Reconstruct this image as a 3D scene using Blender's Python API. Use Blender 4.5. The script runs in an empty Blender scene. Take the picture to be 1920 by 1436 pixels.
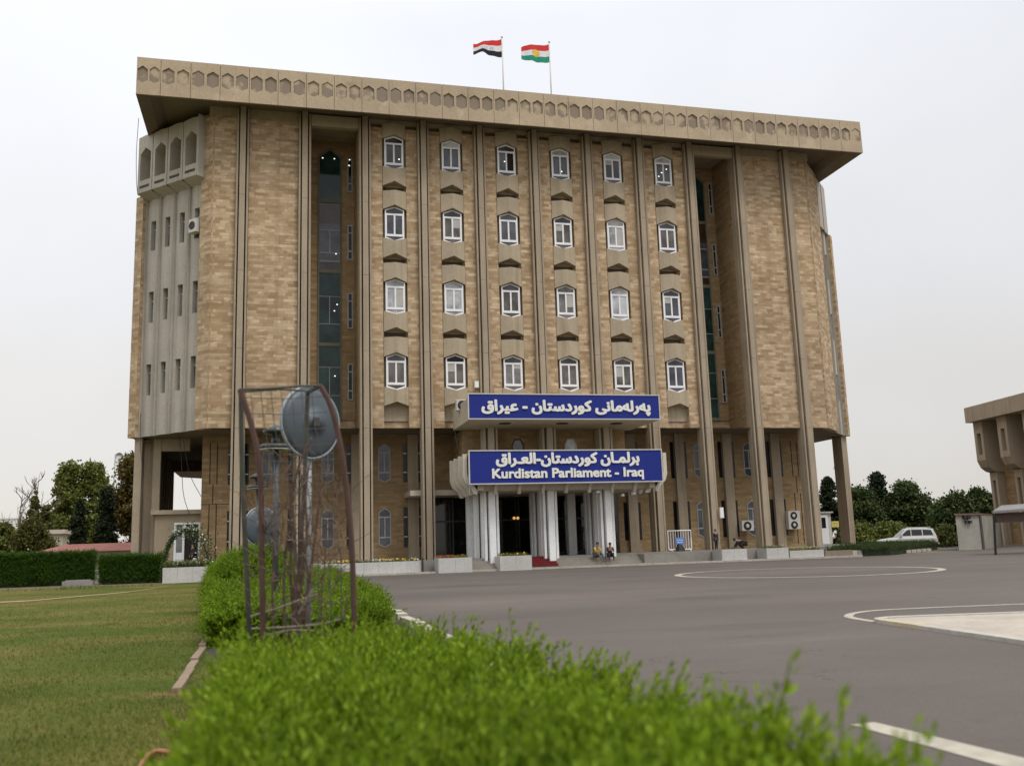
import bpy, math, random
import numpy as np
from mathutils import Vector, Matrix
random.seed(7); rng = np.random.default_rng(7)
scene = bpy.context.scene
C = scene.collection
R = math.radians

# ------------------------------------------------------------------ camera
FPX = 1755.08                                   # focal length in photo pixels (1920 wide)
CAM = Vector((2.30, -60.42, 0.70))
YAW, PIT, ROL = 0.2506, 0.17226, -0.03224
_cy, _sy, _cp, _sp, _cr, _sr = math.cos(YAW), math.sin(YAW), math.cos(PIT), math.sin(PIT), math.cos(ROL), math.sin(ROL)
FWD = Vector((_sy*_cp, _cy*_cp, _sp)); _r = Vector((_cy, -_sy, 0)); _u = _r.cross(FWD)
RGT = _cr*_r + _sr*_u; UPV = -_sr*_r + _cr*_u
cam = bpy.data.cameras.new('camera'); cam.sensor_fit = 'HORIZONTAL'; cam.sensor_width = 36.0
cam.lens = FPX/1920*36; cam.clip_start = 0.1; cam.clip_end = 3000
cam.dof.use_dof = True; cam.dof.focus_distance = 62.0; cam.dof.aperture_fstop = 1.5
camo = bpy.data.objects.new('camera', cam); C.objects.link(camo)
camo.matrix_world = Matrix(((RGT.x, UPV.x, -FWD.x, CAM.x), (RGT.y, UPV.y, -FWD.y, CAM.y), (RGT.z, UPV.z, -FWD.z, CAM.z), (0, 0, 0, 1)))
scene.camera = camo

# ------------------------------------------------------------------ sky and sun (bright overcast)
SUN_EL, SUN_AZ = R(56), R(150)                  # azimuth clockwise from +Y: behind the viewer, to the right
world = bpy.data.worlds.new('World'); scene.world = world; world.use_nodes = True
nt = world.node_tree; nt.nodes.clear()
def wn(t): return nt.nodes.new(t)
out = wn('ShaderNodeOutputWorld'); bg = wn('ShaderNodeBackground'); bg.inputs[1].default_value = 1.0
sky = wn('ShaderNodeTexSky'); sky.sky_type = 'NISHITA'; sky.sun_disc = False
sky.sun_elevation = SUN_EL; sky.sun_rotation = SUN_AZ
skm = wn('ShaderNodeMix'); skm.data_type = 'RGBA'; skm.blend_type = 'MULTIPLY'; skm.inputs[0].default_value = 1
skm.inputs[7].default_value = (0.1, 0.1, 0.1, 1)
tc = wn('ShaderNodeTexCoord'); sx = wn('ShaderNodeSeparateXYZ')
ramp = wn('ShaderNodeValToRGB'); ramp.color_ramp.interpolation = 'EASE'
els = ramp.color_ramp.elements
els[0].position = 0.0; els[0].color = (0.80, 0.765, 0.715, 1)
els[1].position = 1.0; els[1].color = (2.15, 2.2, 2.3, 1)
for p, c in ((0.14, (0.83, 0.81, 0.79, 1)), (0.30, (0.885, 0.895, 0.92, 1)), (0.5, (0.95, 0.97, 1.02, 1)), (0.68, (1.5, 1.53, 1.6, 1))):
    e = els.new(p); e.color = c
noi = wn('ShaderNodeTexNoise'); noi.inputs['Scale'].default_value = 1.7; noi.inputs['Detail'].default_value = 5
nmr = wn('ShaderNodeMapRange'); nmr.inputs[1].default_value = 0.3; nmr.inputs[2].default_value = 0.7; nmr.inputs[3].default_value = 0.915; nmr.inputs[4].default_value = 1.085
mul = wn('ShaderNodeMix'); mul.data_type = 'RGBA'; mul.blend_type = 'MULTIPLY'; mul.inputs[0].default_value = 1
mx = wn('ShaderNodeMix'); mx.data_type = 'RGBA'; mx.inputs[0].default_value = 0.06
# brighter towards the left of the picture, as in the photograph's cloud
side = wn('ShaderNodeMapRange'); side.inputs[1].default_value = -0.35; side.inputs[2].default_value = 0.75; side.inputs[3].default_value = 1.04; side.inputs[4].default_value = 0.90
mul2 = wn('ShaderNodeMath'); mul2.operation = 'MULTIPLY'
L = nt.links.new
L(sky.outputs[0], skm.inputs[6]); L(tc.outputs['Generated'], sx.inputs[0]); L(sx.outputs['Z'], ramp.inputs[0]); L(tc.outputs['Generated'], noi.inputs['Vector'])
L(noi.outputs['Fac'], nmr.inputs[0]); L(sx.outputs['X'], side.inputs[0]); L(nmr.outputs[0], mul2.inputs[0]); L(side.outputs[0], mul2.inputs[1])
L(ramp.outputs['Color'], mul.inputs[6]); L(mul2.outputs[0], mul.inputs[7])
L(mul.outputs[2], mx.inputs[6]); L(skm.outputs[2], mx.inputs[7]); L(mx.outputs[2], bg.inputs[0]); L(bg.outputs[0], out.inputs[0])
sl = bpy.data.lights.new('sun', 'SUN'); sl.energy = 1.6; sl.angle = R(18); sl.color = (1.0, 0.96, 0.9)
so = bpy.data.objects.new('sun', sl); C.objects.link(so)
sd = Vector((math.sin(SUN_AZ)*math.cos(SUN_EL), math.cos(SUN_AZ)*math.cos(SUN_EL), math.sin(SUN_EL)))
so.rotation_euler = sd.to_track_quat('Z', 'Y').to_euler()
scene.view_settings.view_transform = 'Standard'; scene.view_settings.look = 'None'
scene.view_settings.exposure = 0.0; scene.view_settings.gamma = 1.0
scene.cycles.max_bounces = 6; scene.cycles.diffuse_bounces = 3; scene.cycles.glossy_bounces = 3; scene.cycles.transparent_max_bounces = 8

# ------------------------------------------------------------------ measuring helpers: pixel of the photo -> place in the world
def ray(px, py):
    return (RGT*((px-960)/FPX) - UPV*((py-718)/FPX) + FWD).normalized()
def gz(px, py, z):
    d = ray(px, py); return CAM + d*((z-CAM.z)/d.z)
def gy(px, py, y):
    d = ray(px, py); return CAM + d*((y-CAM.y)/d.y)
def gd(px, py, depth):
    d = ray(px, py); return CAM + d*(depth/d.dot(FWD))

# ------------------------------------------------------------------ mesh builder
class MB:
    def __init__(s): s.v = []; s.f = []; s.xf = None; s.smooth = False
    def add(s, vs, fs):
        n = len(s.v)
        if s.xf: vs = [s.xf(*p) for p in vs]
        s.v += [tuple(p) for p in vs]; s.f += [tuple(i+n for i in f) for f in fs]
    def quad(s, *p): s.add(p, [tuple(range(len(p)))])
    def box(s, x0, x1, y0, y1, z0, z1):
        s.add([(x0,y0,z0),(x1,y0,z0),(x1,y1,z0),(x0,y1,z0),(x0,y0,z1),(x1,y0,z1),(x1,y1,z1),(x0,y1,z1)],
              [(0,3,2,1),(4,5,6,7),(0,1,5,4),(1,2,6,5),(2,3,7,6),(3,0,4,7)])
    def prism_y(s, pts, y0, y1):                 # polygon in x,z swept along y
        n = len(pts)
        s.add([(x,y0,z) for x,z in pts]+[(x,y1,z) for x,z in pts],
              [tuple(range(n)), tuple(range(2*n-1, n-1, -1))]+[(i,(i+1)%n,(i+1)%n+n,i+n) for i in range(n)])
    def prism_x(s, pts, x0, x1):                 # polygon in y,z swept along x
        n = len(pts)
        s.add([(x0,y,z) for y,z in pts]+[(x1,y,z) for y,z in pts],
              [tuple(range(n)), tuple(range(2*n-1, n-1, -1))]+[(i,(i+1)%n,(i+1)%n+n,i+n) for i in range(n)])
    def prism_z(s, pts, z0, z1):
        n = len(pts)
        s.add([(x,y,z0) for x,y in pts]+[(x,y,z1) for x,y in pts],
              [tuple(range(n-1,-1,-1)), tuple(range(n, 2*n))]+[(i,(i+1)%n,(i+1)%n+n,i+n) for i in range(n)])
    def ring_y(s, outer, inner, y0, y1):         # frame between two polygons, swept along y
        n = len(outer); vs = []
        for y in (y0, y1):
            vs += [(x,y,z) for x,z in outer]+[(x,y,z) for x,z in inner]
        fs = []
        for i in range(n):
            j = (i+1) % n
            fs += [(i,j,j+n,i+n), (2*n+i,3*n+i,3*n+j,2*n+j), (i,2*n+i,2*n+j,j), (n+i,n+j,3*n+j,3*n+i)]
        s.add(vs, fs)
    def tube(s, pts, rad, seg=8, cap=True):
        pts = [Vector(p) for p in pts]; n = len(pts)
        if not isinstance(rad, (list, tuple)): rad = [rad]*n
        vs = []; fs = []; a = None
        for i, p in enumerate(pts):
            t = (pts[min(i+1, n-1)]-pts[max(i-1, 0)])
            t = t.normalized() if t.length > 1e-9 else Vector((0,0,1))
            if a is None: a = t.orthogonal().normalized()
            else:
                a = a - t*a.dot(t); a = a.normalized() if a.length > 1e-6 else t.orthogonal().normalized()
            b = t.cross(a)
            for k in range(seg):
                w = 2*math.pi*k/seg; vs.append(p + (a*math.cos(w)+b*math.sin(w))*rad[i])
        for i in range(n-1):
            for k in range(seg):
                k2 = (k+1) % seg; fs.append((i*seg+k, i*seg+k2, (i+1)*seg+k2, (i+1)*seg+k))
        if cap: fs += [tuple(range(seg-1,-1,-1)), tuple(range((n-1)*seg, n*seg))]
        s.add(vs, fs)
    def bar(s, a, b, w, d=None):                 # square bar from a to b
        a = Vector(a); b = Vector(b); d = d or w; t = (b-a).normalized()
        x = t.cross(Vector((0,1,0))); x = x.normalized() if x.length > 1e-3 else Vector((1,0,0)); y = t.cross(x)
        vs = []
        for p in (a, b):
            for sx_, sy_ in ((-1,-1),(1,-1),(1,1),(-1,1)): vs.append(p + x*(sx_*w/2) + y*(sy_*d/2))
        s.add(vs, [(0,1,2,3),(7,6,5,4),(0,4,5,1),(1,5,6,2),(2,6,7,3),(3,7,4,0)])
    def lathe(s, prof, c, seg=20, axis='z'):     # prof: (radius, height)
        vs = []; fs = []; n = len(prof)
        for r_, h in prof:
            for k in range(seg):
                w = 2*math.pi*k/seg; x, y = r_*math.cos(w), r_*math.sin(w)
                p = (x, y, h) if axis == 'z' else ((x, h, y) if axis == 'y' else (h, x, y))
                vs.append((c[0]+p[0], c[1]+p[1], c[2]+p[2]))
        for i in range(n-1):
            for k in range(seg):
                k2 = (k+1) % seg; fs.append((i*seg+k, i*seg+k2, (i+1)*seg+k2, (i+1)*seg+k))
        fs += [tuple(range(seg)), tuple(range((n-1)*seg, n*seg))]
        s.add(vs, fs)
    def ball(s, c, rx, ry=None, rz=None, seg=12, rings=8):
        ry = ry or rx; rz = rz or rx
        vs = [(c[0], c[1], c[2]-rz)]; fs = []
        for i in range(1, rings):
            t = math.pi*i/rings
            for k in range(seg):
                w = 2*math.pi*k/seg
                vs.append((c[0]+rx*math.sin(t)*math.cos(w), c[1]+ry*math.sin(t)*math.sin(w), c[2]-rz*math.cos(t)))
        vs.append((c[0], c[1], c[2]+rz)); m = len(vs)-1
        for k in range(seg):
            k2 = (k+1) % seg
            fs.append((0, 1+k2, 1+k)); fs.append((m, m-seg+k, m-seg+k2))
            for i in range(rings-2): fs.append((1+i*seg+k, 1+i*seg+k2, 1+(i+1)*seg+k2, 1+(i+1)*seg+k))
        s.add(vs, fs)

ORG = {}
def finish_mesh(me, uv=True):
    if not uv: return
    n = len(me.loops)
    co = np.empty(len(me.vertices)*3); me.vertices.foreach_get('co', co); co = co.reshape(-1, 3)
    li = np.empty(n, dtype=np.int32); me.loops.foreach_get('vertex_index', li)
    nrm = np.empty(len(me.polygons)*3); me.polygons.foreach_get('normal', nrm); nrm = nrm.reshape(-1, 3)
    tot = np.empty(len(me.polygons), dtype=np.int32); me.polygons.foreach_get('loop_total', tot)
    nl = np.repeat(nrm, tot, axis=0); p = co[li]
    flat = np.abs(nl[:, 2]) > 0.75
    h = np.hypot(nl[:, 0], nl[:, 1])+1e-9
    tx, ty = -nl[:, 1]/h, nl[:, 0]/h
    sgn = np.where(np.abs(tx) > 0.5, np.sign(tx), np.sign(ty)); tx, ty = tx*sgn, ty*sgn
    u = np.where(flat, p[:, 0], p[:, 0]*tx+p[:, 1]*ty); v = np.where(flat, p[:, 1], p[:, 2])
    lay = me.uv_layers.new(name='UVMap'); lay.data.foreach_set('uv', np.stack([u, v], 1).astype(np.float32).ravel())
def setp(o, label=None, cat=None, group=None, kind=None):
    if label: o['label'] = label
    if cat: o['category'] = cat
    if group: o['group'] = group
    if kind: o['kind'] = kind
    return o
def obj(name, mb, mat, parent=None, origin=None, label=None, cat=None, group=None, kind=None, smooth=False, uv=True):
    me = bpy.data.meshes.new(name)
    me.from_pydata(mb.v, [], mb.f); me.update()
    finish_mesh(me, uv)
    if parent is not None: og = ORG[parent]
    elif origin is not None: og = Vector(origin)
    else:
        a = np.array(mb.v); og = Vector(((a[:,0].min()+a[:,0].max())/2, (a[:,1].min()+a[:,1].max())/2, a[:,2].min()))
    me.transform(Matrix.Translation(-og))
    if smooth: me.polygons.foreach_set('use_smooth', [True]*len(me.polygons))
    mats = mat if isinstance(mat, (list, tuple)) else [mat]
    for m in mats: me.materials.append(m)
    o = bpy.data.objects.new(name, me); C.objects.link(o)
    if parent is not None: o.parent = parent
    else: o.location = og
    ORG[o] = og
    return setp(o, label, cat, group, kind)
def empty(name, loc, label, cat, group=None):
    o = bpy.data.objects.new(name, None); C.objects.link(o); o.location = loc; o.empty_display_size = 0.3
    ORG[o] = Vector(loc); return setp(o, label, cat, group)
def copy_thing(o, loc, label, rz=None):
    c = o.copy(); C.objects.link(c); c.location = loc; c['label'] = label
    if rz is not None: c.rotation_euler = (0, 0, rz)
    for ch in list(o.children):
        d = ch.copy(); C.objects.link(d); d.parent = c
        for g in list(ch.children):
            e = g.copy(); C.objects.link(e); e.parent = d
    return c

def parts(name, mb, mat, parent, **kw):
    """every connected piece of the builder becomes a part of its own"""
    p = list(range(len(mb.v)))
    def find(a):
        while p[a] != a: p[a] = p[p[a]]; a = p[a]
        return a
    for f in mb.f:
        r = find(f[0])
        for i in f[1:]: p[find(i)] = r
    grp = {}
    for f in mb.f: grp.setdefault(find(f[0]), []).append(f)
    res = []
    for fs in grp.values():
        idx = sorted({i for f in fs for i in f}); mp = {i: k for k, i in enumerate(idx)}
        m = MB(); m.v = [mb.v[i] for i in idx]; m.f = [tuple(mp[i] for i in f) for f in fs]
        res.append(obj(name, m, mat, parent, **kw))
    return res

# ------------------------------------------------------------------ materials
def nodes_of(name):
    m = bpy.data.materials.new(name); m.use_nodes = True
    return m, m.node_tree, m.node_tree.nodes['Principled BSDF']
def rgba(c): return (c[0], c[1], c[2], 1)
def mixn(t, a, b, fac, mode='MIX'):
    n = t.nodes.new('ShaderNodeMix'); n.data_type = 'RGBA'; n.blend_type = mode
    for s_, v in ((0, fac), (6, a), (7, b)):
        if hasattr(v, 'links'): t.links.new(v, n.inputs[s_])
        else: n.inputs[s_].default_value = v if s_ == 0 else rgba(v)
    return n.outputs[2]
def noise(t, scale, detail=4, vec=None, stretch=None, rough=0.6):
    n = t.nodes.new('ShaderNodeTexNoise'); n.inputs['Scale'].default_value = scale; n.inputs['Detail'].default_value = detail; n.inputs['Roughness'].default_value = rough
    if vec is None:
        g = t.nodes.new('ShaderNodeNewGeometry'); vec = g.outputs['Position']
    if stretch:
        mp = t.nodes.new('ShaderNodeMapping'); mp.inputs['Scale'].default_value = stretch; t.links.new(vec, mp.inputs[0]); vec = mp.outputs[0]
    t.links.new(vec, n.inputs['Vector']); return n.outputs['Fac']
def rng_map(t, v, a, b, c=0.0, d=1.0):
    n = t.nodes.new('ShaderNodeMapRange'); t.links.new(v, n.inputs[0])
    for i, x in enumerate((a, b, c, d)): n.inputs[i+1].default_value = x
    return n.outputs[0]
def bump(t, b, h, strength, dist=0.02):
    n = t.nodes.new('ShaderNodeBump'); n.inputs['Strength'].default_value = strength; n.inputs['Distance'].default_value = dist
    t.links.new(h, n.inputs['Height']); t.links.new(n.outputs[0], b.inputs['Normal'])
def plain(name, c, rough=0.6, metal=0.0, var=0.15, scale=3.0, spec=None, bmp=0.0):
    m, t, b = nodes_of(name)
    f = rng_map(t, noise(t, scale), 0.3, 0.7)
    col = mixn(t, tuple(x*(1-var) for x in c), tuple(min(1, x*(1+var)) for x in c), f)
    t.links.new(col, b.inputs['Base Color']); b.inputs['Roughness'].default_value = rough; b.inputs['Metallic'].default_value = metal
    if spec is not None: b.inputs['Specular IOR Level'].default_value = spec
    if bmp: bump(t, b, noise(t, scale*12, 3), bmp)
    return m
def weathered(name, c, dirt, rough=0.85, streak=0.5, scale=0.35, bmp=0.15):
    """concrete: blotches, vertical run-off streaks, fine grain"""
    m, t, b = nodes_of(name)
    big = rng_map(t, noise(t, scale, 5), 0.35, 0.7)
    col = mixn(t, tuple(x*1.08 for x in c), tuple(x*0.86 for x in c), big)
    st = rng_map(t, noise(t, 1.0, 5, stretch=(2.6, 2.6, 0.09)), 0.52, 0.8, 0, streak)
    col = mixn(t, col, dirt, st)
    fine = rng_map(t, noise(t, 9, 4), 0.3, 0.75, 0.86, 1.08)
    n = t.nodes.new('ShaderNodeCombineColor'); [t.links.new(fine, n.inputs[i]) for i in range(3)]
    col = mixn(t, col, n.outputs[0], 1.0, 'MULTIPLY')
    t.links.new(col, b.inputs['Base Color']); b.inputs['Roughness'].default_value = rough; b.inputs['Specular IOR Level'].default_value = 0.25
    bump(t, b, noise(t, 20, 4), bmp, 0.01); return m
def stone(name, ca, cb, cm, bw=0.62, rh=0.205, rough=0.9):
    """coursed ashlar: two brick layers of unlike length so joints do not line up, single stones paler or redder"""
    m, t, b = nodes_of(name)
    uv = t.nodes.new('ShaderNodeUVMap')
    def brick(w, h, off, c1, c2, mort):
        mp = t.nodes.new('ShaderNodeMapping'); mp.inputs['Location'].default_value = (off, off*0.0, 0); t.links.new(uv.outputs[0], mp.inputs[0])
        n = t.nodes.new('ShaderNodeTexBrick'); t.links.new(mp.outputs[0], n.inputs['Vector'])
        n.inputs['Scale'].default_value = 1; n.inputs['Brick Width'].default_value = w; n.inputs['Row Height'].default_value = h
        n.inputs['Mortar Size'].default_value = 0.007; n.inputs['Mortar Smooth'].default_value = 0.3; n.inputs['Bias'].default_value = -0.1
        n.inputs['Color1'].default_value = rgba(c1); n.inputs['Color2'].default_value = rgba(c2); n.inputs['Mortar'].default_value = rgba(mort)
        n.offset = 0.43; n.offset_frequency = 2; n.squash = 0.72; n.squash_frequency = 3
        return n
    n1 = brick(bw, rh, 0.13, ca, cb, cm)
    n2 = brick(bw*1.9, rh, 3.7, (0.84, 0.82, 0.79), (1.10, 1.11, 1.13), (1, 1, 1))
    col = mixn(t, n1.outputs['Color'], n2.outputs['Color'], 1.0, 'MULTIPLY')
    red = rng_map(t, noise(t, 1.0, 2, uv.outputs[0], (0.9, 3.2, 1)), 0.58, 0.66, 0, 0.6)
    col = mixn(t, col, tuple(x*y for x, y in zip(ca, (0.93, 0.84, 0.72))), red)
    pale = rng_map(t, noise(t, 1.0, 2, uv.outputs[0], (1.1, 4.4, 3)), 0.62, 0.69, 0, 0.5)
    col = mixn(t, col, tuple(min(0.8, x*1.25) for x in cb), pale)
    col = mixn(t, col, tuple(x*0.62 for x in ca), rng_map(t, noise(t, 1.0, 5, stretch=(1.5, 1.5, 0.05)), 0.56, 0.78, 0, 0.45))
    col = mixn(t, col, (0.10, 0.07, 0.045), rng_map(t, noise(t, 2.1, 4), 0.70, 0.80, 0, 0.35))
    big = rng_map(t, noise(t, 0.16, 4), 0.3, 0.7, 0.84, 1.12)
    n = t.nodes.new('ShaderNodeCombineColor'); [t.links.new(big, n.inputs[i]) for i in range(3)]
    col = mixn(t, col, n.outputs[0], 1.0, 'MULTIPLY')
    t.links.new(col, b.inputs['Base Color']); b.inputs['Roughness'].default_value = rough; b.inputs['Specular IOR Level'].default_value = 0.2
    hh = t.nodes.new('ShaderNodeMath'); hh.operation = 'SUBTRACT'; t.links.new(noise(t, 14, 4), hh.inputs[0]); t.links.new(n1.outputs['Fac'], hh.inputs[1])
    bump(t, b, hh.outputs[0], 0.4, 0.015)
    return m
def leafmat(name, stops, rough=0.55, trans=0.25):
    """each leaf (mesh island) picks its own tone"""
    m, t, b = nodes_of(name)
    g = t.nodes.new('ShaderNodeNewGeometry'); rp = t.nodes.new('ShaderNodeValToRGB')
    e = rp.color_ramp.elements
    e[0].position = 0; e[0].color = rgba(stops[0]); e[1].position = 1; e[1].color = rgba(stops[-1])
    for i, c in enumerate(stops[1:-1]): x = e.new((i+1)/(len(stops)-1)); x.color = rgba(c)
    t.links.new(g.outputs['Random Per Island'], rp.inputs[0])
    f = rng_map(t, noise(t, 0.6, 3), 0.3, 0.7, 0.8, 1.2)
    n = t.nodes.new('ShaderNodeCombineColor'); [t.links.new(f, n.inputs[i]) for i in range(3)]
    col = mixn(t, rp.outputs[0], n.outputs[0], 1.0, 'MULTIPLY')
    t.links.new(col, b.inputs['Base Color']); b.inputs['Roughness'].default_value = rough; b.inputs['Specular IOR Level'].default_value = 0.12
    if trans:
        tr = t.nodes.new('ShaderNodeBsdfTranslucent'); ms = t.nodes.new('ShaderNodeMixShader'); ms.inputs[0].default_value = trans
        t.links.new(col, tr.inputs[0]); t.links.new(b.outputs[0], ms.inputs[1]); t.links.new(tr.outputs[0], ms.inputs[2])
        t.links.new(ms.outputs[0], t.nodes['Material Output'].inputs[0])
    return m
def glow(name, c, s):
    m, t, b = nodes_of(name); b.inputs['Emission Color'].default_value = rgba(c); b.inputs['Emission Strength'].default_value = s; return m

M = {}
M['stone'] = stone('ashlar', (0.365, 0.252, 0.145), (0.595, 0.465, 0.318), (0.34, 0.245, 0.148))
M['stone_shaded'] = stone('shaded_ashlar', (0.295, 0.20, 0.107), (0.375, 0.268, 0.15), (0.25, 0.172, 0.096))  # darker copy of the ashlar, with overhang and niche shade in its colour
M['conc'] = weathered('beige_concrete', (0.375, 0.305, 0.22), (0.13, 0.085, 0.05), streak=0.65)
M['panel'] = weathered('panel_concrete', (0.42, 0.345, 0.245), (0.2, 0.145, 0.09), streak=0.6)
M['fascia'] = weathered('fascia_concrete', (0.435, 0.345, 0.235), (0.24, 0.18, 0.125), streak=0.35, scale=0.22)
def fascia_patches(m):
    t = m.node_tree; b = t.nodes['Principled BSDF']; src = b.inputs['Base Color'].links[0].from_socket
    g = t.nodes.new('ShaderNodeNewGeometry'); sp = t.nodes.new('ShaderNodeSeparateXYZ'); t.links.new(g.outputs['Position'], sp.inputs[0])
    up = rng_map(t, sp.outputs['Z'], 29.9, 30.4); dn = rng_map(t, sp.outputs['Z'], 31.1, 31.45, 1, 0)
    m1 = t.nodes.new('ShaderNodeMath'); m1.operation = 'MULTIPLY'; t.links.new(up, m1.inputs[0]); t.links.new(dn, m1.inputs[1])
    n = rng_map(t, noise(t, 0.42, 6), 0.56, 0.62, 0, 0.75); m2 = t.nodes.new('ShaderNodeMath'); m2.operation = 'MULTIPLY'; t.links.new(m1.outputs[0], m2.inputs[0]); t.links.new(n, m2.inputs[1])
    c = mixn(t, src, (0.25, 0.19, 0.13), m2.outputs[0])
    l = rng_map(t, noise(t, 0.6, 6), 0.55, 0.64, 0, 0.6); m3 = t.nodes.new('ShaderNodeMath'); m3.operation = 'MULTIPLY'
    lo = rng_map(t, sp.outputs['Z'], 30.5, 30.2); t.links.new(l, m3.inputs[0]); t.links.new(lo, m3.inputs[1])
    c = mixn(t, c, (0.53, 0.425, 0.295), m3.outputs[0]); t.links.new(c, b.inputs['Base Color'])
fascia_patches(M['fascia'])
M['fdark'] = weathered('fascia_joint', (0.10, 0.07, 0.045), (0.05, 0.035, 0.02))
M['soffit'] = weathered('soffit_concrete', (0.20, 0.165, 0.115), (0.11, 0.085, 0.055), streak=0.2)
M['grey'] = weathered('grey_concrete', (0.43, 0.395, 0.335), (0.24, 0.195, 0.145), streak=0.45)
M['gdark'] = plain('dark_groove', (0.055, 0.05, 0.045), 0.9)
M['dark'] = plain('dark_recess', (0.018, 0.014, 0.011), 0.9)
M['white'] = plain('white_window_frame', (0.78, 0.77, 0.78), 0.45, var=0.05)
M['wpaint'] = weathered('white_painted_column', (0.82, 0.82, 0.80), (0.5, 0.49, 0.46), streak=0.25, rough=0.6)
M['canopy'] = weathered('canopy_concrete', (0.52, 0.46, 0.36), (0.26, 0.21, 0.15), streak=0.3)
M['marble'] = weathered('grey_marble', (0.50, 0.485, 0.46), (0.34, 0.31, 0.28), streak=0.3, rough=0.5)
M['blue'] = plain('blue_sign', (0.014, 0.026, 0.20), 0.55, var=0.06, spec=0.2)
M['letter'] = plain('raised_letters', (0.74, 0.72, 0.66), 0.5, var=0.05)
M['alu'] = plain('aluminium', (0.52, 0.50, 0.47), 0.45, 0.3, var=0.08)
M['acwhite'] = plain('ac_casing', (0.55, 0.53, 0.48), 0.5, var=0.08)
M['black'] = plain('black_grille', (0.02, 0.02, 0.02), 0.6)
M['asphalt'] = None
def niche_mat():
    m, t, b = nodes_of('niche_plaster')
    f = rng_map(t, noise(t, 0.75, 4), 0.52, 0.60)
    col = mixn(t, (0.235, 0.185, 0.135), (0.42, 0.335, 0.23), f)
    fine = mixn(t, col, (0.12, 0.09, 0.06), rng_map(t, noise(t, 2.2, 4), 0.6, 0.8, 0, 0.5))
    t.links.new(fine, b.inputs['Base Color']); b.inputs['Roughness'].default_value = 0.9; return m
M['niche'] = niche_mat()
def glass(name, c, rough=0.08, spec=0.5):
    m, t, b = nodes_of(name)
    f = rng_map(t, noise(t, 0.8, 3), 0.35, 0.65)
    t.links.new(mixn(t, tuple(x*0.5 for x in c), tuple(x*1.6 for x in c), f), b.inputs['Base Color'])
    b.inputs['Roughness'].default_value = rough; b.inputs['Specular IOR Level'].default_value = spec
    return m
GL = [glass('grey_glass', (0.06, 0.063, 0.075)), glass('warm_glass', (0.10, 0.088, 0.078)), glass('dark_glass', (0.012, 0.013, 0.015), 0.08, 0.25),
      glass('curtained_glass', (0.34, 0.35, 0.36)), glass('hazy_glass', (0.16, 0.155, 0.15))]
M['green'] = glass('green_glass', (0.016, 0.036, 0.033), 0.06, 0.3)
M['door'] = glass('door_glass', (0.012, 0.013, 0.012), 0.05)
M['bulb'] = glow('lit_lamp', (1.0, 0.93, 0.8), 1.6)
# ================================================================== THE PLACE
RZ = -0.74                                        # road level; the paved plaza round the building is z = 0
LZ = -0.72                                        # lawn level
YW = 0.45                                         # plane of the brick facade; pilaster fronts stand at y = 0
S = 4.0                                           # bay width; pilaster k at x = 4k, k = 0..10

# ------------------------------------------------------------------ ground, road, plaza
def asphalt():
    m, t, b = nodes_of('asphalt')
    big = rng_map(t, noise(t, 0.09, 5, stretch=(1, 1.8, 1)), 0.3, 0.7)
    col = mixn(t, (0.088, 0.074, 0.063), (0.116, 0.098, 0.084), big)
    pat = rng_map(t, noise(t, 0.30, 5, stretch=(0.5, 1.6, 1)), 0.55, 0.72, 0, 0.6)
    col = mixn(t, col, (0.066, 0.056, 0.049), pat)
    pale = rng_map(t, noise(t, 0.55, 5, stretch=(0.4, 1.5, 1)), 0.62, 0.78, 0, 0.5)
    col = mixn(t, col, (0.150, 0.130, 0.112), pale)
    cn = t.nodes.new('ShaderNodeMath'); cn.operation = 'SUBTRACT'; t.links.new(noise(t, 0.22, 6, rough=0.55), cn.inputs[0]); cn.inputs[1].default_value = 0.5
    ca_ = t.nodes.new('ShaderNodeMath'); ca_.operation = 'ABSOLUTE'; t.links.new(cn.outputs[0], ca_.inputs[0])
    gate = rng_map(t, noise(t, 0.15, 2), 0.48, 0.56); cm = t.nodes.new('ShaderNodeMath'); cm.operation = 'MULTIPLY'
    t.links.new(rng_map(t, ca_.outputs[0], 0.0006, 0.0022, 0.75, 0), cm.inputs[0]); t.links.new(gate, cm.inputs[1]); col = mixn(t, col, (0.035, 0.03, 0.027), cm.outputs[0])
    oil = rng_map(t, noise(t, 0.9, 3), 0.70, 0.78, 0, 0.55); col = mixn(t, col, (0.05, 0.043, 0.038), oil)
    dust = rng_map(t, noise(t, 0.05, 4, stretch=(1, 2.2, 1)), 0.5, 0.75, 0, 0.35); col = mixn(t, col, (0.19, 0.155, 0.12), dust)
    grain = rng_map(t, noise(t, 60, 2), 0.3, 0.7, 0.8, 1.2)
    n = t.nodes.new('ShaderNodeCombineColor'); [t.links.new(grain, n.inputs[i]) for i in range(3)]
    col = mixn(t, col, n.outputs[0], 1.0, 'MULTIPLY')
    t.links.new(col, b.inputs['Base Color']); b.inputs['Roughness'].default_value = 0.85; b.inputs['Specular IOR Level'].default_value = 0.25
    bump(t, b, noise(t, 45, 3), 0.3, 0.01); return m
M['asphalt'] = asphalt()
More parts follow.
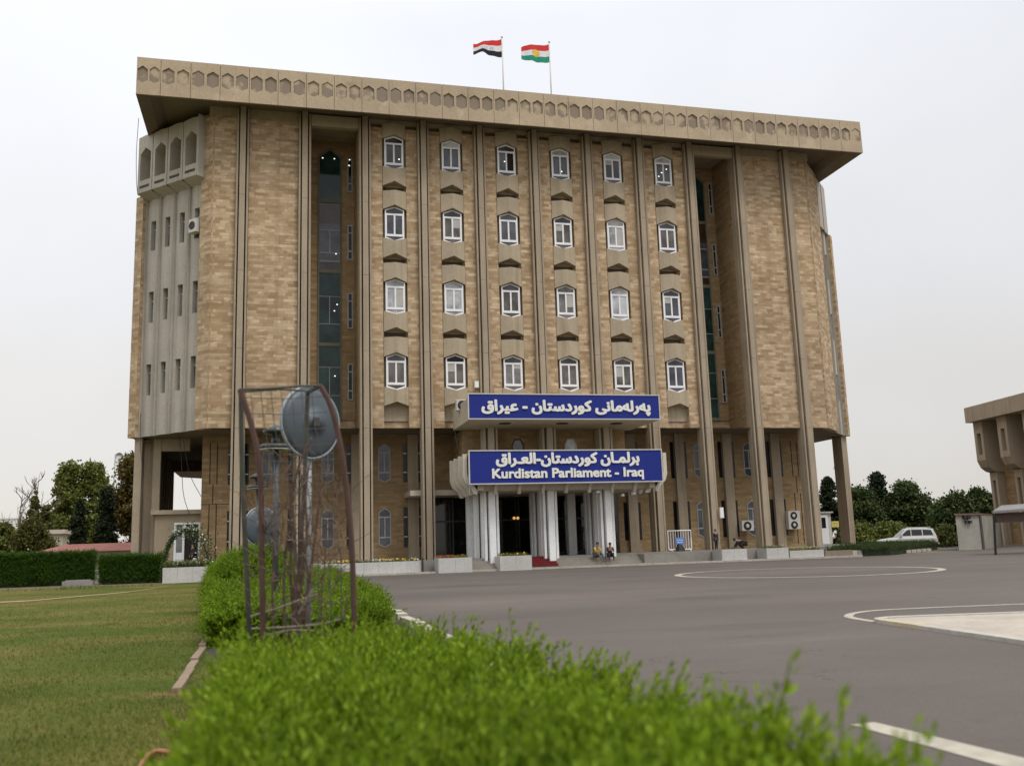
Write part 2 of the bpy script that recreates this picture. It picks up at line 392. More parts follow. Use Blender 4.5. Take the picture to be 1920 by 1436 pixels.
def lawnmat():
    m, t, b = nodes_of('lawn_turf')
    a = rng_map(t, noise(t, 0.33, 6, stretch=(0.8, 1.1, 1)), 0.40, 0.64)
    col = mixn(t, (0.064, 0.086, 0.013), (0.145, 0.122, 0.034), a)
    bare = rng_map(t, noise(t, 0.5, 4, stretch=(0.7, 1.7, 1)), 0.60, 0.76, 0, 0.7)
    col = mixn(t, col, (0.24, 0.145, 0.065), bare)
    f = rng_map(t, noise(t, 14, 4), 0.3, 0.7, 0.65, 1.25)
    n = t.nodes.new('ShaderNodeCombineColor'); [t.links.new(f, n.inputs[i]) for i in range(3)]
    col = mixn(t, col, n.outputs[0], 1.0, 'MULTIPLY')
    t.links.new(col, b.inputs['Base Color']); b.inputs['Roughness'].default_value = 0.95; b.inputs['Specular IOR Level'].default_value = 0.1
    bump(t, b, noise(t, 30, 4), 0.8, 0.03); return m
M['lawn'] = lawnmat()
M['ground'] = plain('dry_ground', (0.14, 0.115, 0.06), 0.95, var=0.3, scale=0.08)
M['paint'] = weathered('road_paint', (0.40, 0.365, 0.29), (0.16, 0.14, 0.12), streak=0.3, scale=2.0)
M['kerb'] = weathered('kerb_stone', (0.42, 0.39, 0.34), (0.2, 0.17, 0.13), streak=0.4, scale=1.0)
M['yellow'] = weathered('yellow_kerb_paint', (0.47, 0.40, 0.27), (0.36, 0.31, 0.23), streak=0.3, scale=2)
M['paving'] = weathered('grey_paving', (0.25, 0.235, 0.205), (0.13, 0.115, 0.095), streak=0.1, scale=0.5)
M['steps'] = weathered('step_stone', (0.27, 0.245, 0.21), (0.14, 0.12, 0.10), streak=0.4, scale=0.6)
g = MB(); g.quad((-900,-300,RZ-0.02),(1300,-300,RZ-0.02),(1300,1500,RZ-0.02),(-900,1500,RZ-0.02)); obj('ground', g, M['ground'], kind='structure')
g = MB(); g.quad((4.3,-75,RZ),(120,-75,RZ),(120,60,RZ),(54,60,RZ),(54,2,RZ),(44,-2.9,RZ),(4.3,-2.9,RZ)); obj('road', g, M['asphalt'], kind='structure')
g = MB(); g.quad((-60,-75,LZ),(2.5,-75,LZ),(2.5,-51.5,LZ),(1.95,-49,LZ),(1.32,-45,LZ),(-1.4,-4.5,LZ),(-60,-4.5,LZ)); obj('lawn', g, M['lawn'], kind='structure')
g = MB(); g.quad((1.25,-75,LZ-0.015),(4.35,-75,LZ-0.015),(4.75,-44,LZ-0.015),(5.2,-3,LZ-0.015),(-1.4,-3,LZ-0.015),(1.25,-46,LZ-0.015))
obj('planting_soil', g, plain('soil', (0.03, 0.024, 0.013), 0.95, var=0.3, scale=6), kind='structure')
g = MB(); g.prism_z([(-3.4,-3.0),(38.7,-3.0),(48.2,6.7),(48.2,46),(-9.5,46),(-9.5,4.9),(-3.4,4.9)], RZ-0.3, 0.0); obj('plaza', g, M['paving'], kind='structure')
g = MB()
for i in range(4): g.box(13.2, 27.4, -3.0-0.32*(i+1), -3.0-0.32*i, RZ-0.3, -0.148*(i+1))
obj('entrance_steps', g, M['steps'], kind='structure')
# kerb at the foot of the steps and planters
g = MB()
x = 5.3
while x < 40: g.box(x, x+0.98, -4.62, -4.32, RZ-0.2, RZ+0.11); x += 1.0
obj('kerb', g, [M['kerb']], kind='structure')
# kerb along the hedge bed: single stones, some paler or tipped
g = MB(); rr = random.Random(3); y = -58
while y < -5:
    xx = 4.62 + (y+58)*0.012; h = RZ + 0.10 + rr.uniform(-0.02, 0.03)
    g.box(xx+rr.uniform(-.03,.03), xx+0.2, y, y+0.5+rr.uniform(-.05,.1), RZ-0.2, h); y += 0.68
obj('kerb', g, weathered('pale_edging', (0.46, 0.42, 0.33), (0.2, 0.17, 0.12), scale=3), kind='structure')
g = MB(); y = -49.5
while y < -40.5:
    xx = 1.30 - (y+49)*0.018; g.box(xx-0.05, xx+0.05, y, y+0.95, LZ-0.1, LZ+0.04+0.02*math.sin(9*y)); y += 1.0
obj('kerb', g, weathered('worn_edging', (0.24, 0.175, 0.12), (0.12, 0.085, 0.05), scale=4), kind='structure')
# curved strip path across the far lawn
path = [gz(px, py, LZ) for px, py in ((-40,1131),(60,1126),(160,1117),(240,1110),(290,1103),(316,1098))]
g = MB()
for i in range(len(path)-1):
    a, b = path[i], path[i+1]; w = Vector((0, 0.55, 0))
    g.quad(a-w+Vector((0,0,.012)), b-w+Vector((0,0,.012)), b+w+Vector((0,0,.012)), a+w+Vector((0,0,.012)))
obj('path', g, plain('path_earth', (0.30, 0.20, 0.12), 0.95, var=0.2), kind='structure')

# painted road markings
def strip(pts, w, z, closed=False):
    g = MB(); n = len(pts)
    for i in range(n if closed else n-1):
        a, b = Vector(pts[i]), Vector(pts[(i+1) % n])
        pa, nb = Vector(pts[i-1]) if (closed or i) else a, Vector(pts[(i+2) % n]) if (closed or i+2 < n) else b
        ta = (b-pa).normalized(); tb = (nb-a).normalized()
        na, nb_ = Vector((-ta.y, ta.x, 0))*w/2, Vector((-tb.y, tb.x, 0))*w/2
        g.quad(*( (p.x, p.y, z) for p in (a-na, b-nb_, b+nb_, a+na)))
    return g
_a, _b = gz(1280, 1073.5, RZ), gz(1787, 1070, RZ); cc, cr = (_a+_b)/2, (_a-_b).length/2*0.895
obj('painted_circle', strip([cc+Vector((math.cos(2*math.pi*i/64), math.sin(2*math.pi*i/64), 0))*cr for i in range(64)], 0.30, RZ+0.005, True), M['paint'],
    kind='structure')
# traffic island on the right: outer painted line, raised pale platform with kerb
tip = [(2050,1224),(1920,1206),(1800,1188),(1700,1173),(1640,1165),(1600,1159),(1588,1155),(1600,1149),(1640,1144),(1720,1140),(1820,1136),(1920,1132),(2050,1127)]
tipw = [gz(px, py, RZ) for px, py in tip]
def smooth(pts, k=2):
    for _ in range(k):
        q = [pts[0]]
        for a, b in zip(pts, pts[1:]): q += [a*0.75+b*0.25, a*0.25+b*0.75]
        pts = q+[pts[-1]]
    return pts
obj('painted_line', strip(smooth(tipw), 0.16, RZ+0.005), M['paint'], kind='structure')
isl = smooth([gz(px, py, RZ+0.05) for px, py in ((2060,1221),(1900,1196),(1790,1181),(1700,1168),(1662,1163),(1648,1160),(1662,1157),(1720,1154.5),(1820,1151),(1920,1147.5),(2060,1143))])
g = MB(); g.prism_z([(p.x, p.y) for p in isl], RZ-0.2, RZ+0.045)
obj('traffic_island', g, weathered('pale_island_concrete', (0.40, 0.35, 0.285), (0.26, 0.21, 0.16), streak=0.2, scale=0.8), kind='structure')
g = MB()
for i in range(len(isl)-1):
    a, b = isl[i], isl[i+1]; d = (b-a); n_ = Vector((-d.y, d.x, 0)).normalized()*0.1
    g.add([(p.x, p.y, z) for z in (RZ-0.2, RZ+0.06) for p in (a+n_, b+n_, b-n_, a-n_)], [(0,3,2,1),(4,5,6,7),(0,1,5,4),(1,2,6,5),(2,3,7,6),(3,0,4,7)])
obj('island_kerb', g, M['kerb'], kind='structure')
g = MB()
for rge in ((12, 17), (20, 23)):
    for i in range(*rge):
        a, b = isl[i], isl[i+1]; d = (b-a); n_ = Vector((-d.y, d.x, 0)).normalized()*0.102
        g.add([(p.x, p.y, z) for z in (RZ-0.1, RZ+0.064) for p in (a+n_, b+n_, b-n_, a-n_)], [(0,3,2,1),(4,5,6,7),(0,1,5,4),(1,2,6,5),(2,3,7,6),(3,0,4,7)])
obj('kerb_paint', g, M['yellow'], kind='structure')
g = MB(); q = [gz(px, py, RZ+0.005) for px, py in ((1594,1357),(1640,1353),(1925,1421),(2040,1450),(2040,1480),(1925,1449))]; g.quad(*[(p.x,p.y,RZ+0.005) for p in q])
obj('lane_marking', g, M['paint'], kind='structure')

# ================================================================== PARLIAMENT BUILDING
M['groove'] = weathered('groove_strip', (0.15, 0.11, 0.075), (0.05, 0.035, 0.025), streak=0.8)  # dark streaked brown for the strips at the back of the pilaster grooves
M['slot'] = plain('slot_shade', (0.075, 0.055, 0.038), 0.9)
M['blind'] = plain('pale_blind_cloth', (0.42, 0.40, 0.36), 0.8, var=0.1)
M['gframe'] = plain('ground_window_frame', (0.34, 0.34, 0.34), 0.5)
B = empty('office_building', (20, 0, 0), 'large sandy stone office block with concrete pilasters, flags on its flat roof and blue signs', 'building')
ZS, ZT = 8.55, 30.05                              # soffit over the ground floors, top of the facade
A10 = [-1.87, 41.87]
mass = [(-1.55,0.95),(4.4,0.95),(4.4,3.7),(7.6,3.7),(7.6,0.95),(32.4,0.95),(32.4,3.7),(35.6,3.7),(35.6,0.95),(41.55,0.95),(46.9,6.3),(46.9,39),(41.5,44.4),(-1.5,44.4),(-6.9,39),(-6.9,6.3)]
g = MB(); g.prism_z(mass, ZS+0.01, ZT-0.02)
# facade leaves: full bays at the ends, strips beside the window columns between
def wall(x0, x1, z0=ZS, z1=29.42): g.box(x0, x1, YW, 0.95, z0, z1)
wall(A10[0], -0.42); wall(0.42, 3.58); wall(36.42, 39.58); wall(40.42, A10[1])
for k in range(2, 8): wall(4*k+0.42, 4*k+1.18); wall(4*k+2.82, 4*k+3.58)
obj('upper_wall', g, M['stone'], B)
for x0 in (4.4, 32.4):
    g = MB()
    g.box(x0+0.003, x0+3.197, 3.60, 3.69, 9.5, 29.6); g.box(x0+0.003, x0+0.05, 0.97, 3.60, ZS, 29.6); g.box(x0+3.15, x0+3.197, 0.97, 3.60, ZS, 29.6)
    obj('niche_wall', g, M['stone_shaded'], B)
g = MB()                                          # plain concrete band over the brick, lintels over the two deep niches
for x0, x1 in ((A10[0]-0.3, -0.42), (0.42, 3.58), (36.42, 39.58), (40.42, A10[1]+0.3)): g.box(x0, x1, YW+0.03, 0.95, 29.42, ZT)
for k in range(2, 8): g.box(4*k+0.42, 4*k+3.58, YW+0.06, 0.95, 29.75, ZT)
for x0 in (4.42, 32.42): g.box(x0, x0+3.16, 0.2, 0.62, 29.1, 29.88); g.box(x0, x0+3.16, 0.62, 3.75, 29.6, 29.88)
parts('concrete_band', g, M['panel'], B)
# 45 degree corner walls, left and right
s2 = math.sqrt(0.5)
def cornerL(u, y, z): return (-2.64-u*s2+y*s2, 1.14+u*s2+y*s2, z)
def cornerR(u, y, z): p = cornerL(u, y, z); return (40-p[0], p[1], p[2])
for fx in (cornerL, cornerR):
    g = MB(); g.xf = fx
    g.box(-1.08, 0.0 if fx is cornerL else 2.3, 0.0, 0.5, ZS-0.02, 29.4); g.box(5.78, 6.5, 0.0, 1.4, ZS, 25.3)
    obj('corner_wall', g, M['stone'], B)
    g = MB(); g.xf = fx                           # folded grey panels, four to a side
    for i in range(4):
        u0, u1 = i*1.445+0.03, (i+1)*1.445-0.03; um = u0+0.48*(u1-u0)
        for za, zb in ((ZS+0.02, 11.3), (11.3, 13.4), (13.4, 16.25), (16.25, 18.4), (18.4, 21.3), (21.3, 23.4), (23.4, 25.6)):
            win = za in (11.3, 16.25, 21.3)
            ul, ur = um-0.24, um+0.22
            if not win: g.prism_z([(u0,0.42),(um,0.28),(um+0.12,0.28),(u1,0.42),(u1,0.9),(u0,0.9)], za, zb)
            else:
                g.prism_z([(u0,0.42),(ul,0.42-0.14*(ul-u0)/(um-u0)),(ul,0.9),(u0,0.9)], za, zb)
                g.prism_z([(ur,0.31),(u1,0.42),(u1,0.9),(ur,0.9)], za, zb)
    for i in range(5): g.box(i*1.445-0.06, i*1.445-0.02, 0.24, 0.6, ZS, 25.5); g.box(i*1.445+0.03, i*1.445+0.07, 0.24, 0.6, ZS, 25.5)
    obj('grey_panels', g, M['grey'], B)
    g = MB(); g.xf = fx
    for i in range(4):
        um = i*1.445+0.03+0.48*1.385
        for z0 in (11.3, 16.25, 21.3): g.box(um-0.26, um+0.24, 0.62, 0.7, z0-0.02, z0+2.14)
    parts('slit_pane', g, GL[4], B)
    g = MB(); g.xf = fx
    for i in range(4):
        um = i*1.445+0.03+0.48*1.385
        for z0 in (11.3, 16.25, 21.3):
            g.box(um-0.24, um+0.22, 0.56, 0.63, z0+1.52, z0+1.6); g.box(um-0.24, um-0.2, 0.56, 0.63, z0, z0+2.1)
    parts('slit_frame', g, M['alu'], B)
    # projecting block of deep openings under the roof
    g = MB(); g.xf = fx
    W = 1.52
    for i in range(4):
        u0 = -0.22+i*W+0.03; u1 = u0+W-0.06; a, b = u0+0.17, u1-0.22; m_ = (a+b)/2
        ring_o = [(u0,25.3),(m_,25.3),(u1,25.3),(u1,29.35),(m_,29.42),(u0,29.35)]
        ring_i = [(a,26.15),(m_,26.15),(b,26.15),(b,28.1),(m_,28.5),(a,28.1)]
        if fx is cornerL: g.ring_y(ring_o, ring_i, -0.48, 0.42)
        else: g.prism_y(ring_o, 0.12, 0.45)
        g.box(u0, u1, 0.42, 0.5, 25.3, 29.4)
        if fx is cornerL: g.prism_x([(-0.48,25.3),(0.35,25.3),(0.35,24.95)], u0, u1)
    if fx is cornerL: g.box(-0.25, -0.19, -0.52, 0.35, 25.2, 29.5)
    obj('loggia_block', g, M['grey'], B)
    g = MB(); g.xf = fx
    for i in range(4):
        u0 = -0.22+i*W; g.box(u0+0.3, u0+W-0.28, -0.505, -0.47, 25.62, 25.78) if fx is cornerL else None
        g.box(u0-0.025, u0+0.025, -0.44 if fx is cornerL else 0.09, 0.3, 25.2, 29.4)
    parts('drip_slot', g, M['gdark'], B)
# roof slab: fascia with pointed niches, sloped lip, soffit
X0, X1, YF, ZF0, ZF1 = -6.43, 45.41, -1.96, 29.30, 31.79
YB = 47.0
g = MB()
xi0, xi1, yi0, yi1, zi = X0+0.7, X1-0.9, -0.02, YB-0.8, 30.06
o_ = [(X0,YF,ZF0),(X1,YF,ZF0),(X1,YB,ZF0),(X0,YB,ZF0)]; i_ = [(xi0,yi0-1.2,ZF0+0.28),(xi1,yi0-1.2,ZF0+0.28),(xi1,yi1,ZF0+0.28),(xi0,yi1,ZF0+0.28)]
i2 = [(xi0+0.6,yi0,zi),(xi1-0.6,yi0,zi),(xi1-0.6,yi1,zi),(xi0+0.6,yi1,zi)]
g.add(o_+i_+i2, [(0,1,5,4),(1,2,6,5),(2,3,7,6),(3,0,4,7),(4,5,9,8),(5,6,10,9),(6,7,11,10),(7,4,8,11),(8,9,10,11)])
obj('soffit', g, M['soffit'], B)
g = MB(); g.box(X0, X1, YF+0.1, YB, ZF0+0.012, ZF1-0.06) if False else None
g.quad((X0,YF+0.12,ZF0),(X0,YB,ZF0),(X0,YB,ZF1),(X0,YF+0.12,ZF1)); g.quad((X1,YF+0.12,ZF0),(X1,YB,ZF0),(X1,YB,ZF1),(X1,YF+0.12,ZF1))
g.quad((X0,YB,ZF0),(X1,YB,ZF0),(X1,YB,ZF1),(X0,YB,ZF1)); g.quad((X0,YF+0.1,ZF1-0.02),(X1,YF+0.1,ZF1-0.02),(X1,YB,ZF1-0.02),(X0,YB,ZF1-0.02))
obj('roof_deck', g, M['conc'], B)
g = MB(); nb = MB(); pan = (X1+4.99)/28
edges = [X0, -4.99]+[-4.99+pan*(i+1) for i in range(28)]
rr = random.Random(11)
for a, b in zip(edges, edges[1:]):
    a2, b2 = a+0.013, b-0.013; mid = (a2+b2)/2
    for c0, c1 in ((a2, mid), (mid, b2)):
        c = (c0+c1)/2 + (0.0); h = 0.362 if b-a > 1.6 else 0.30
        zb, zt = 30.26+rr.uniform(-.02,.02), 31.0+rr.uniform(-.02,.02)
        ro = [(c0,ZF0),(c,ZF0),(c1,ZF0),(c1,ZF1),(c,ZF1),(c0,ZF1)]
        ri = [(c-h,zb),(c,zb-0.18),(c+h,zb),(c+h,zt),(c,zt+0.23),(c-h,zt)]
        g.ring_y(ro, ri, YF, YF+0.12)
        dp = rr.choice((0.05, 0.075, 0.095, 0.095, 0.095))
        nb.quad(*[(x, YF+dp, z) for x, z in ri])
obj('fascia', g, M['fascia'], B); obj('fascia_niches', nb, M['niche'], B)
g = MB(); g.box(X0+0.005, X1-0.005, YF+0.10, YF+0.14, ZF0+0.003, ZF1-0.01); obj('fascia_joints', g, M['fdark'], B)
# pilasters: a broad rib between two thin ones, free-standing below the soffit
for k in range(11):
    x = 4.0*k
    g = MB()
    for a, b in ((0.0, 8.5), (8.5, 13.6), (13.6, 18.72), (18.72, 23.84), (23.84, 30.02)):
        g.box(x-0.18, x+0.18, 0.0, 0.62, a+0.008, b-0.008)
    for sx_ in (-1, 1): g.box(x+sx_*0.33-0.06, x+sx_*0.33+0.06, 0.14, 0.60, 0.0, 29.9)
    g.box(x-0.42, x+0.42, 0.50, 0.96, 0.0, 29.95)
    pf = obj('pilaster', g, M['conc'], B)
    g = MB()
    for sx_ in (-1, 1): g.box(x+sx_*0.225-0.04, x+sx_*0.225+0.04, 0.492, 0.51, 0.0, 29.9)
    parts('groove_strip', g, M['groove'], pf)
# window columns of the six middle bays
rr = random.Random(5)
ROW = [28.92, 23.80, 18.69, 13.57]
kinds = [[0,0,0,0,0,0],[0,1,0,1,3,1],[3,3,1,4,3,0],[1,1,4,1,1,0]]
topk  = [[0,3,0,3,3,3],[0,0,0,0,3,0],[3,3,0,4,3,0],[0,2,0,0,1,0]]
for bay in range(2, 8):
    xc = 4*bay+2.0
    g = MB()
    g.box(xc-0.82, xc+0.82, YW+0.40, YW+0.48, ZS+0.5, 29.75)     # recessed backing
    w = 0.8; yo, yr, yb = YW-0.04, YW-0.34, YW+0.42
    def fold(zb, zt, bot, top):
        # folded prism panel; bot/top = height of the gable cut at its ends
        P = []
        for z, cut in ((zb, bot), (zt, top)):
            P += [(xc-w,yo,z), (xc,yr,z+cut), (xc+w,yo,z), (xc+w,yb,z), (xc,yb,z+cut), (xc-w,yb,z)]
        g.add(P, [(0,1,7,6),(1,2,8,7),(2,3,9,8),(3,4,10,9),(4,5,11,10),(5,0,6,11),(0,5,4,1),(1,4,3,2),(6,7,10,11),(7,8,9,10)])
    for r_, za in enumerate(ROW):
        fold(za-0.27, 29.72 if r_ == 0 else za+1.04, 0.27, 0.0)
        if r_ < 3: fold(za-3.70, za-2.28, 0.27, -0.27)
        else: fold(za-3.55, za-2.28, 0.24, -0.27)
    if bay in (3,4,5): pass
    obj('window_column', g, M['panel'], B)
    g = MB()
    for za in ROW[:-1]: g.box(xc-0.7, xc+0.7, YW+0.36, YW+0.395, za-4.10, za-3.68)
    parts('shaded_slot', g, M['slot'], B)  # brown sheets that paint the shade in the gaps between panels
    for r_, za in enumerate(ROW):
        y0 = YW+0.02; a = 0.655
        of = [(xc-a,za-2.30),(xc,za-2.55),(xc+a,za-2.30),(xc+a,za-0.28),(xc,za-0.03),(xc-a,za-0.28)]
        i1 = 0.575
        inn = [(xc-i1,za-2.22),(xc,za-2.43),(xc+i1,za-2.22),(xc+i1,za-0.33),(xc,za-0.13),(xc-i1,za-0.33)]
        g = MB(); g.ring_y(of, inn, y0, y0+0.10)
        g.box(xc-i1, xc+i1, y0+0.005, y0+0.095, za-0.66, za-0.53); g.box(xc-i1, xc+i1, y0+0.005, y0+0.095, za-2.15, za-1.99)
        for m0, m1 in ((-0.055, 0.055), (-i1, -i1+0.055), (i1-0.055, i1)): g.box(xc+m0, xc+m1, y0+0.012, y0+0.09, za-2.0, za-0.65)
        wf = obj('window', g, M['white'], B)
        kd = kinds[r_][bay-2]; tk = topk[r_][bay-2]
        g = MB()
        g.box(xc-i1+0.03, xc+(0.0 if (r_ == 0 and bay == 4) else i1-0.03), y0+0.05, y0+0.06, za-2.0, za-0.65)
        g.prism_y([(xc-i1,za-2.22),(xc,za-2.43),(xc+i1,za-2.22),(xc+i1,za-2.1),(xc-i1,za-2.1)], y0+0.05, y0+0.06)
        obj('pane', g, GL[kd], wf)
        g = MB(); g.prism_y([(xc-i1,za-0.58),(xc+i1,za-0.58),(xc+i1,za-0.33),(xc,za-0.13),(xc-i1,za-0.33)], y0+0.05, y0+0.06)
        obj('top_pane', g, GL[tk], wf)
        bl = {(1,3):.5,(1,5):.35,(2,2):.9,(2,5):.7,(3,3):.4,(3,6):.55,(0,6):.25,(2,7):.3,(1,6):.95,(3,4):.2}.get((r_, bay))
        if bl:
            g = MB(); hh = 1.33*bl; side_ = (bay+r_) % 3
            g.box(xc-i1+0.07 if side_ != 1 else xc+0.06, xc+i1-0.07 if side_ != 0 else xc-0.06, y0+0.044, y0+0.049, za-0.66-hh, za-0.66); obj('blind', g, M['blind'], wf)
        if r_ == 0 and bay == 4:
            g = MB(); g.box(xc, xc+i1, y0+0.2, y0+0.21, za-2.0, za-0.65); obj('open_sash', g, M['dark'], wf)
lamps = {(0,2):[(.36,-1.68)],(0,4):[(-.12,-1.3)],(0,5):[(.1,-1.75)],(0,7):[(.28,-1.0),(-.12,-1.3),(-.36,-1.6)],}
g = MB()
for (r_, bay), ps in lamps.items():
    for dx, dz in ps: g.ball((4*bay+2+dx, YW+0.075, ROW[r_]+dz), 0.06, 0.02, 0.045)
parts('lit_lamp', g, M['bulb'], B)
# the two deep niches: green glazed strip, slit windows with pale frames
for x0, ga, gb, sa, sb in ((4.0, 1.06, 2.60, 3.05, 3.42), (32.0, 1.15, 2.72, 3.10, 3.42)):
    a, b = x0+ga, x0+gb; m_ = (a+b)/2
    zz = [9.6, 14.72, 19.92, 25.05, 28.95]
    g = MB()
    for z0, z1 in zip(zz, zz[1:]):
        for xx in (a, b): g.box(xx-0.06, xx+0.06, 3.52, 3.75, z0, z1 if z1 < 28 else 28.35)
        g.box(a-0.06, b+0.06, 3.50, 3.75, z0-0.12, z0+0.12)
    g.prism_y([(a-0.06,28.3),(a+0.06,28.3),(m_,28.85),(b-0.06,28.3),(b+0.06,28.3),(b+0.06,28.4),(m_,29.0),(a-0.06,28.4)], 3.5, 3.72)
    nf = obj('strip_window', g, weathered('greenish_frame', (0.16, 0.15, 0.10), (0.08, 0.08, 0.05)), B)
    g = MB()
    for i, (z0, z1) in enumerate(zip(zz, zz[1:])):
        if i == 2: continue
        if z1 < 28: g.box(a, b, 3.555, 3.59, z0, z1)
        else: g.prism_y([(a,z0),(b,z0),(b,28.32),(m_,28.87),(a,28.32)], 3.555, 3.59)
    parts('pane', g, M['green'], nf)
    g = MB(); g.box(a, b, 3.555, 3.59, 23.4, zz[3]); g.box(a, b, 3.555, 3.59, zz[2], 20.6)
    parts('brown_pane', g, glass('brown_glass', (0.045, 0.025, 0.014)), nf)
    g = MB(); g.box(a, b, 3.557, 3.59, 20.605, 23.395); obj('grey_pane', g, GL[0], nf)
    g = MB()
    g.box(a+0.08, b-0.08, 3.53, 3.554, 20.6, 20.72); g.box(a+0.08, b-0.08, 3.53, 3.554, 21.2, 21.32); g.box(a+0.08, b-0.08, 3.53, 3.554, 22.85, 22.97); g.box(m_-0.05, m_+0.05, 3.532, 3.5535, 21.2, 22.9)
    for zb in (16.2, 11.2): g.box(m_-0.03, m_+0.03, 3.54, 3.551, zb, zb+1.9); g.box(a+0.06, b-0.06, 3.54, 3.552, zb-0.06, zb); g.box(a+0.06, b-0.06, 3.54, 3.552, zb+1.9, zb+1.95)
    obj('inner_frame', g, plain('dim_frame', (0.20, 0.21, 0.22), 0.5, var=0.05), nf)
    for zt in (28.36, 23.36, 18.42, 13.41):
        u, v = x0+sa, x0+sb
        g = MB(); g.ring_y([(u,zt-2.55),(v,zt-2.55),(v,zt),(u,zt)], [(u+.08,zt-2.47),(v-.08,zt-2.47),(v-.08,zt-.08),(u+.08,zt-.08)], 3.53, 3.61)
        g.box(u+.08, v-.08, 3.54, 3.598, zt-1.95, zt-1.85); g.box(u+.08, v-.08, 3.54, 3.598, zt-.62, zt-.54)
        sw = obj('slit_window', g, M['gframe'], B)
        g = MB(); g.box(u+.08, v-.08, 3.575, 3.59, zt-2.47, zt-.08); obj('pane', g, GL[2], sw)
g = MB()
for px, py in ((605,296.5),(627,298),(655.5,300),(654.5,310.5),(630,476),(632,571),(627,583),(628,705)):
    p = gy(px, py, 3.51); g.ball((p.x, p.y, p.z), 0.05, 0.02, 0.04)
parts('lit_lamp', g, M['bulb'], B)
# ground floors, set back
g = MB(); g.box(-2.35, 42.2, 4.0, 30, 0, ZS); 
obj('ground_floor_wall', g, M['stone_shaded'], B)
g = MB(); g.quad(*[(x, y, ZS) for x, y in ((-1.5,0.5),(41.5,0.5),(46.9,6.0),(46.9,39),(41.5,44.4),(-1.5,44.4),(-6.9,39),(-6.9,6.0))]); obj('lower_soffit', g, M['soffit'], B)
# engaged flat ribs, slits and pointed windows of the ground floors
ribs = [-0.05, 3.80, 7.66, 11.5, 27.5, 31.38, 35.26, 39.27]; wins = [1.88, 5.75, 9.56, 29.4, 33.0, 37.1]
g = MB()
for x in ribs: g.box(x-0.36, x+0.36, 3.72, 4.05, 0.0, ZS-0.02)
parts('wall_rib', g, M['conc'], B)
g = MB(); gj = MB()
for x in ribs:
    for sx_ in (-1, 1):
        for z0, z1 in ((0.85, 3.55), (5.25, 7.95)): g.box(x+sx_*0.52-0.14, x+sx_*0.52+0.14, 3.985, 4.02, z0, z1)
for z0, z1 in ((0.2, 4.0), (5.3, 8.0)):
    for xx in (-1.85, -1.4): gj.box(xx-0.025, xx+0.025, 3.985, 4.02, z0, z1)
    for xx in (40.75, 41.25): gj.box(xx-0.03, xx+0.03, 3.985, 4.02, z0, z1)
gj.box(-1.66, -1.61, 3.985, 4.02, 4.05, 5.3); gj.box(40.98, 41.03, 3.985, 4.02, 4.0, 5.3); gj.box(-2.35, -0.6, 3.985, 4.02, 3.98, 4.02)
parts('slit_opening', g, GL[2], B); parts('wall_groove', gj, M['dark'], B)
g = MB()
for x in ribs[:4]:
    for z in (1.53, 2.85, 5.9, 7.2): g.box(x+0.40, x+0.64, 3.97, 3.99, z, z+0.07); g.box(x-0.64, x-0.40, 3.97, 3.99, z, z+0.07)
parts('slit_bar', g, M['alu'], B)
for x in wins:
    for z0 in (0.0, 4.38):
        a, b = 0.42, 0.36
        of = [(x-a,z0+1.08),(x,z0+0.86),(x+a,z0+1.08),(x+a,z0+3.25),(x,z0+3.55),(x-a,z0+3.25)]
        inn = [(x-b,z0+1.12),(x,z0+0.93),(x+b,z0+1.12),(x+b,z0+3.21),(x,z0+3.47),(x-b,z0+3.21)]
        g = MB(); g.ring_y(of, inn, 3.96, 4.02); g.box(x-b, x+b, 3.94, 4.01, z0+2.86, z0+2.95); g.box(x-b, x+b, 3.94, 4.01, z0+1.50, z0+1.59); g.box(x-0.035, x+0.035, 3.945, 4.0, z0+1.55, z0+2.9)
        wf = obj('window', g, M['gframe'], B)
        g = MB(); g.prism_y(inn, 3.985, 3.995); obj('pane', g, GL[2] if rr.random() < 0.6 else GL[0], wf)
# corner piers and open portico on the left, pier on the right
g = MB()
for fx in (lambda x, y, z: (x, y, z), lambda x, y, z: (40-x, y, z)):
    g.xf = fx
    g.box(-6.75, -6.28, 5.6, 6.9, 0.0, ZS-0.01)
g.xf = None
g.box(-5.62, -5.14, 6.0, 6.5, 0.0, ZS-0.01); g.box(-6.5, -5.5, 8.3, 8.6, 0.0, ZS-0.01)
g.box(-5.14, -3.3, 6.05, 6.45, 7.72, ZS-0.012)
for i in range(9): y = 9+i*1.55; g.box(-6.42, -6.0, y, y+0.5, 0, ZS-0.01)
g.box(-6.48, -6.42, 8.8, 23, 0, ZS-0.012)
g.box(-6.27, -5.89, 22.0, 22.5, 0, ZS-0.01); g.box(-5.89, -2.2, 22.0, 22.5, 7.7, ZS-0.012)
parts('corner_pier', g, M['conc'], B)
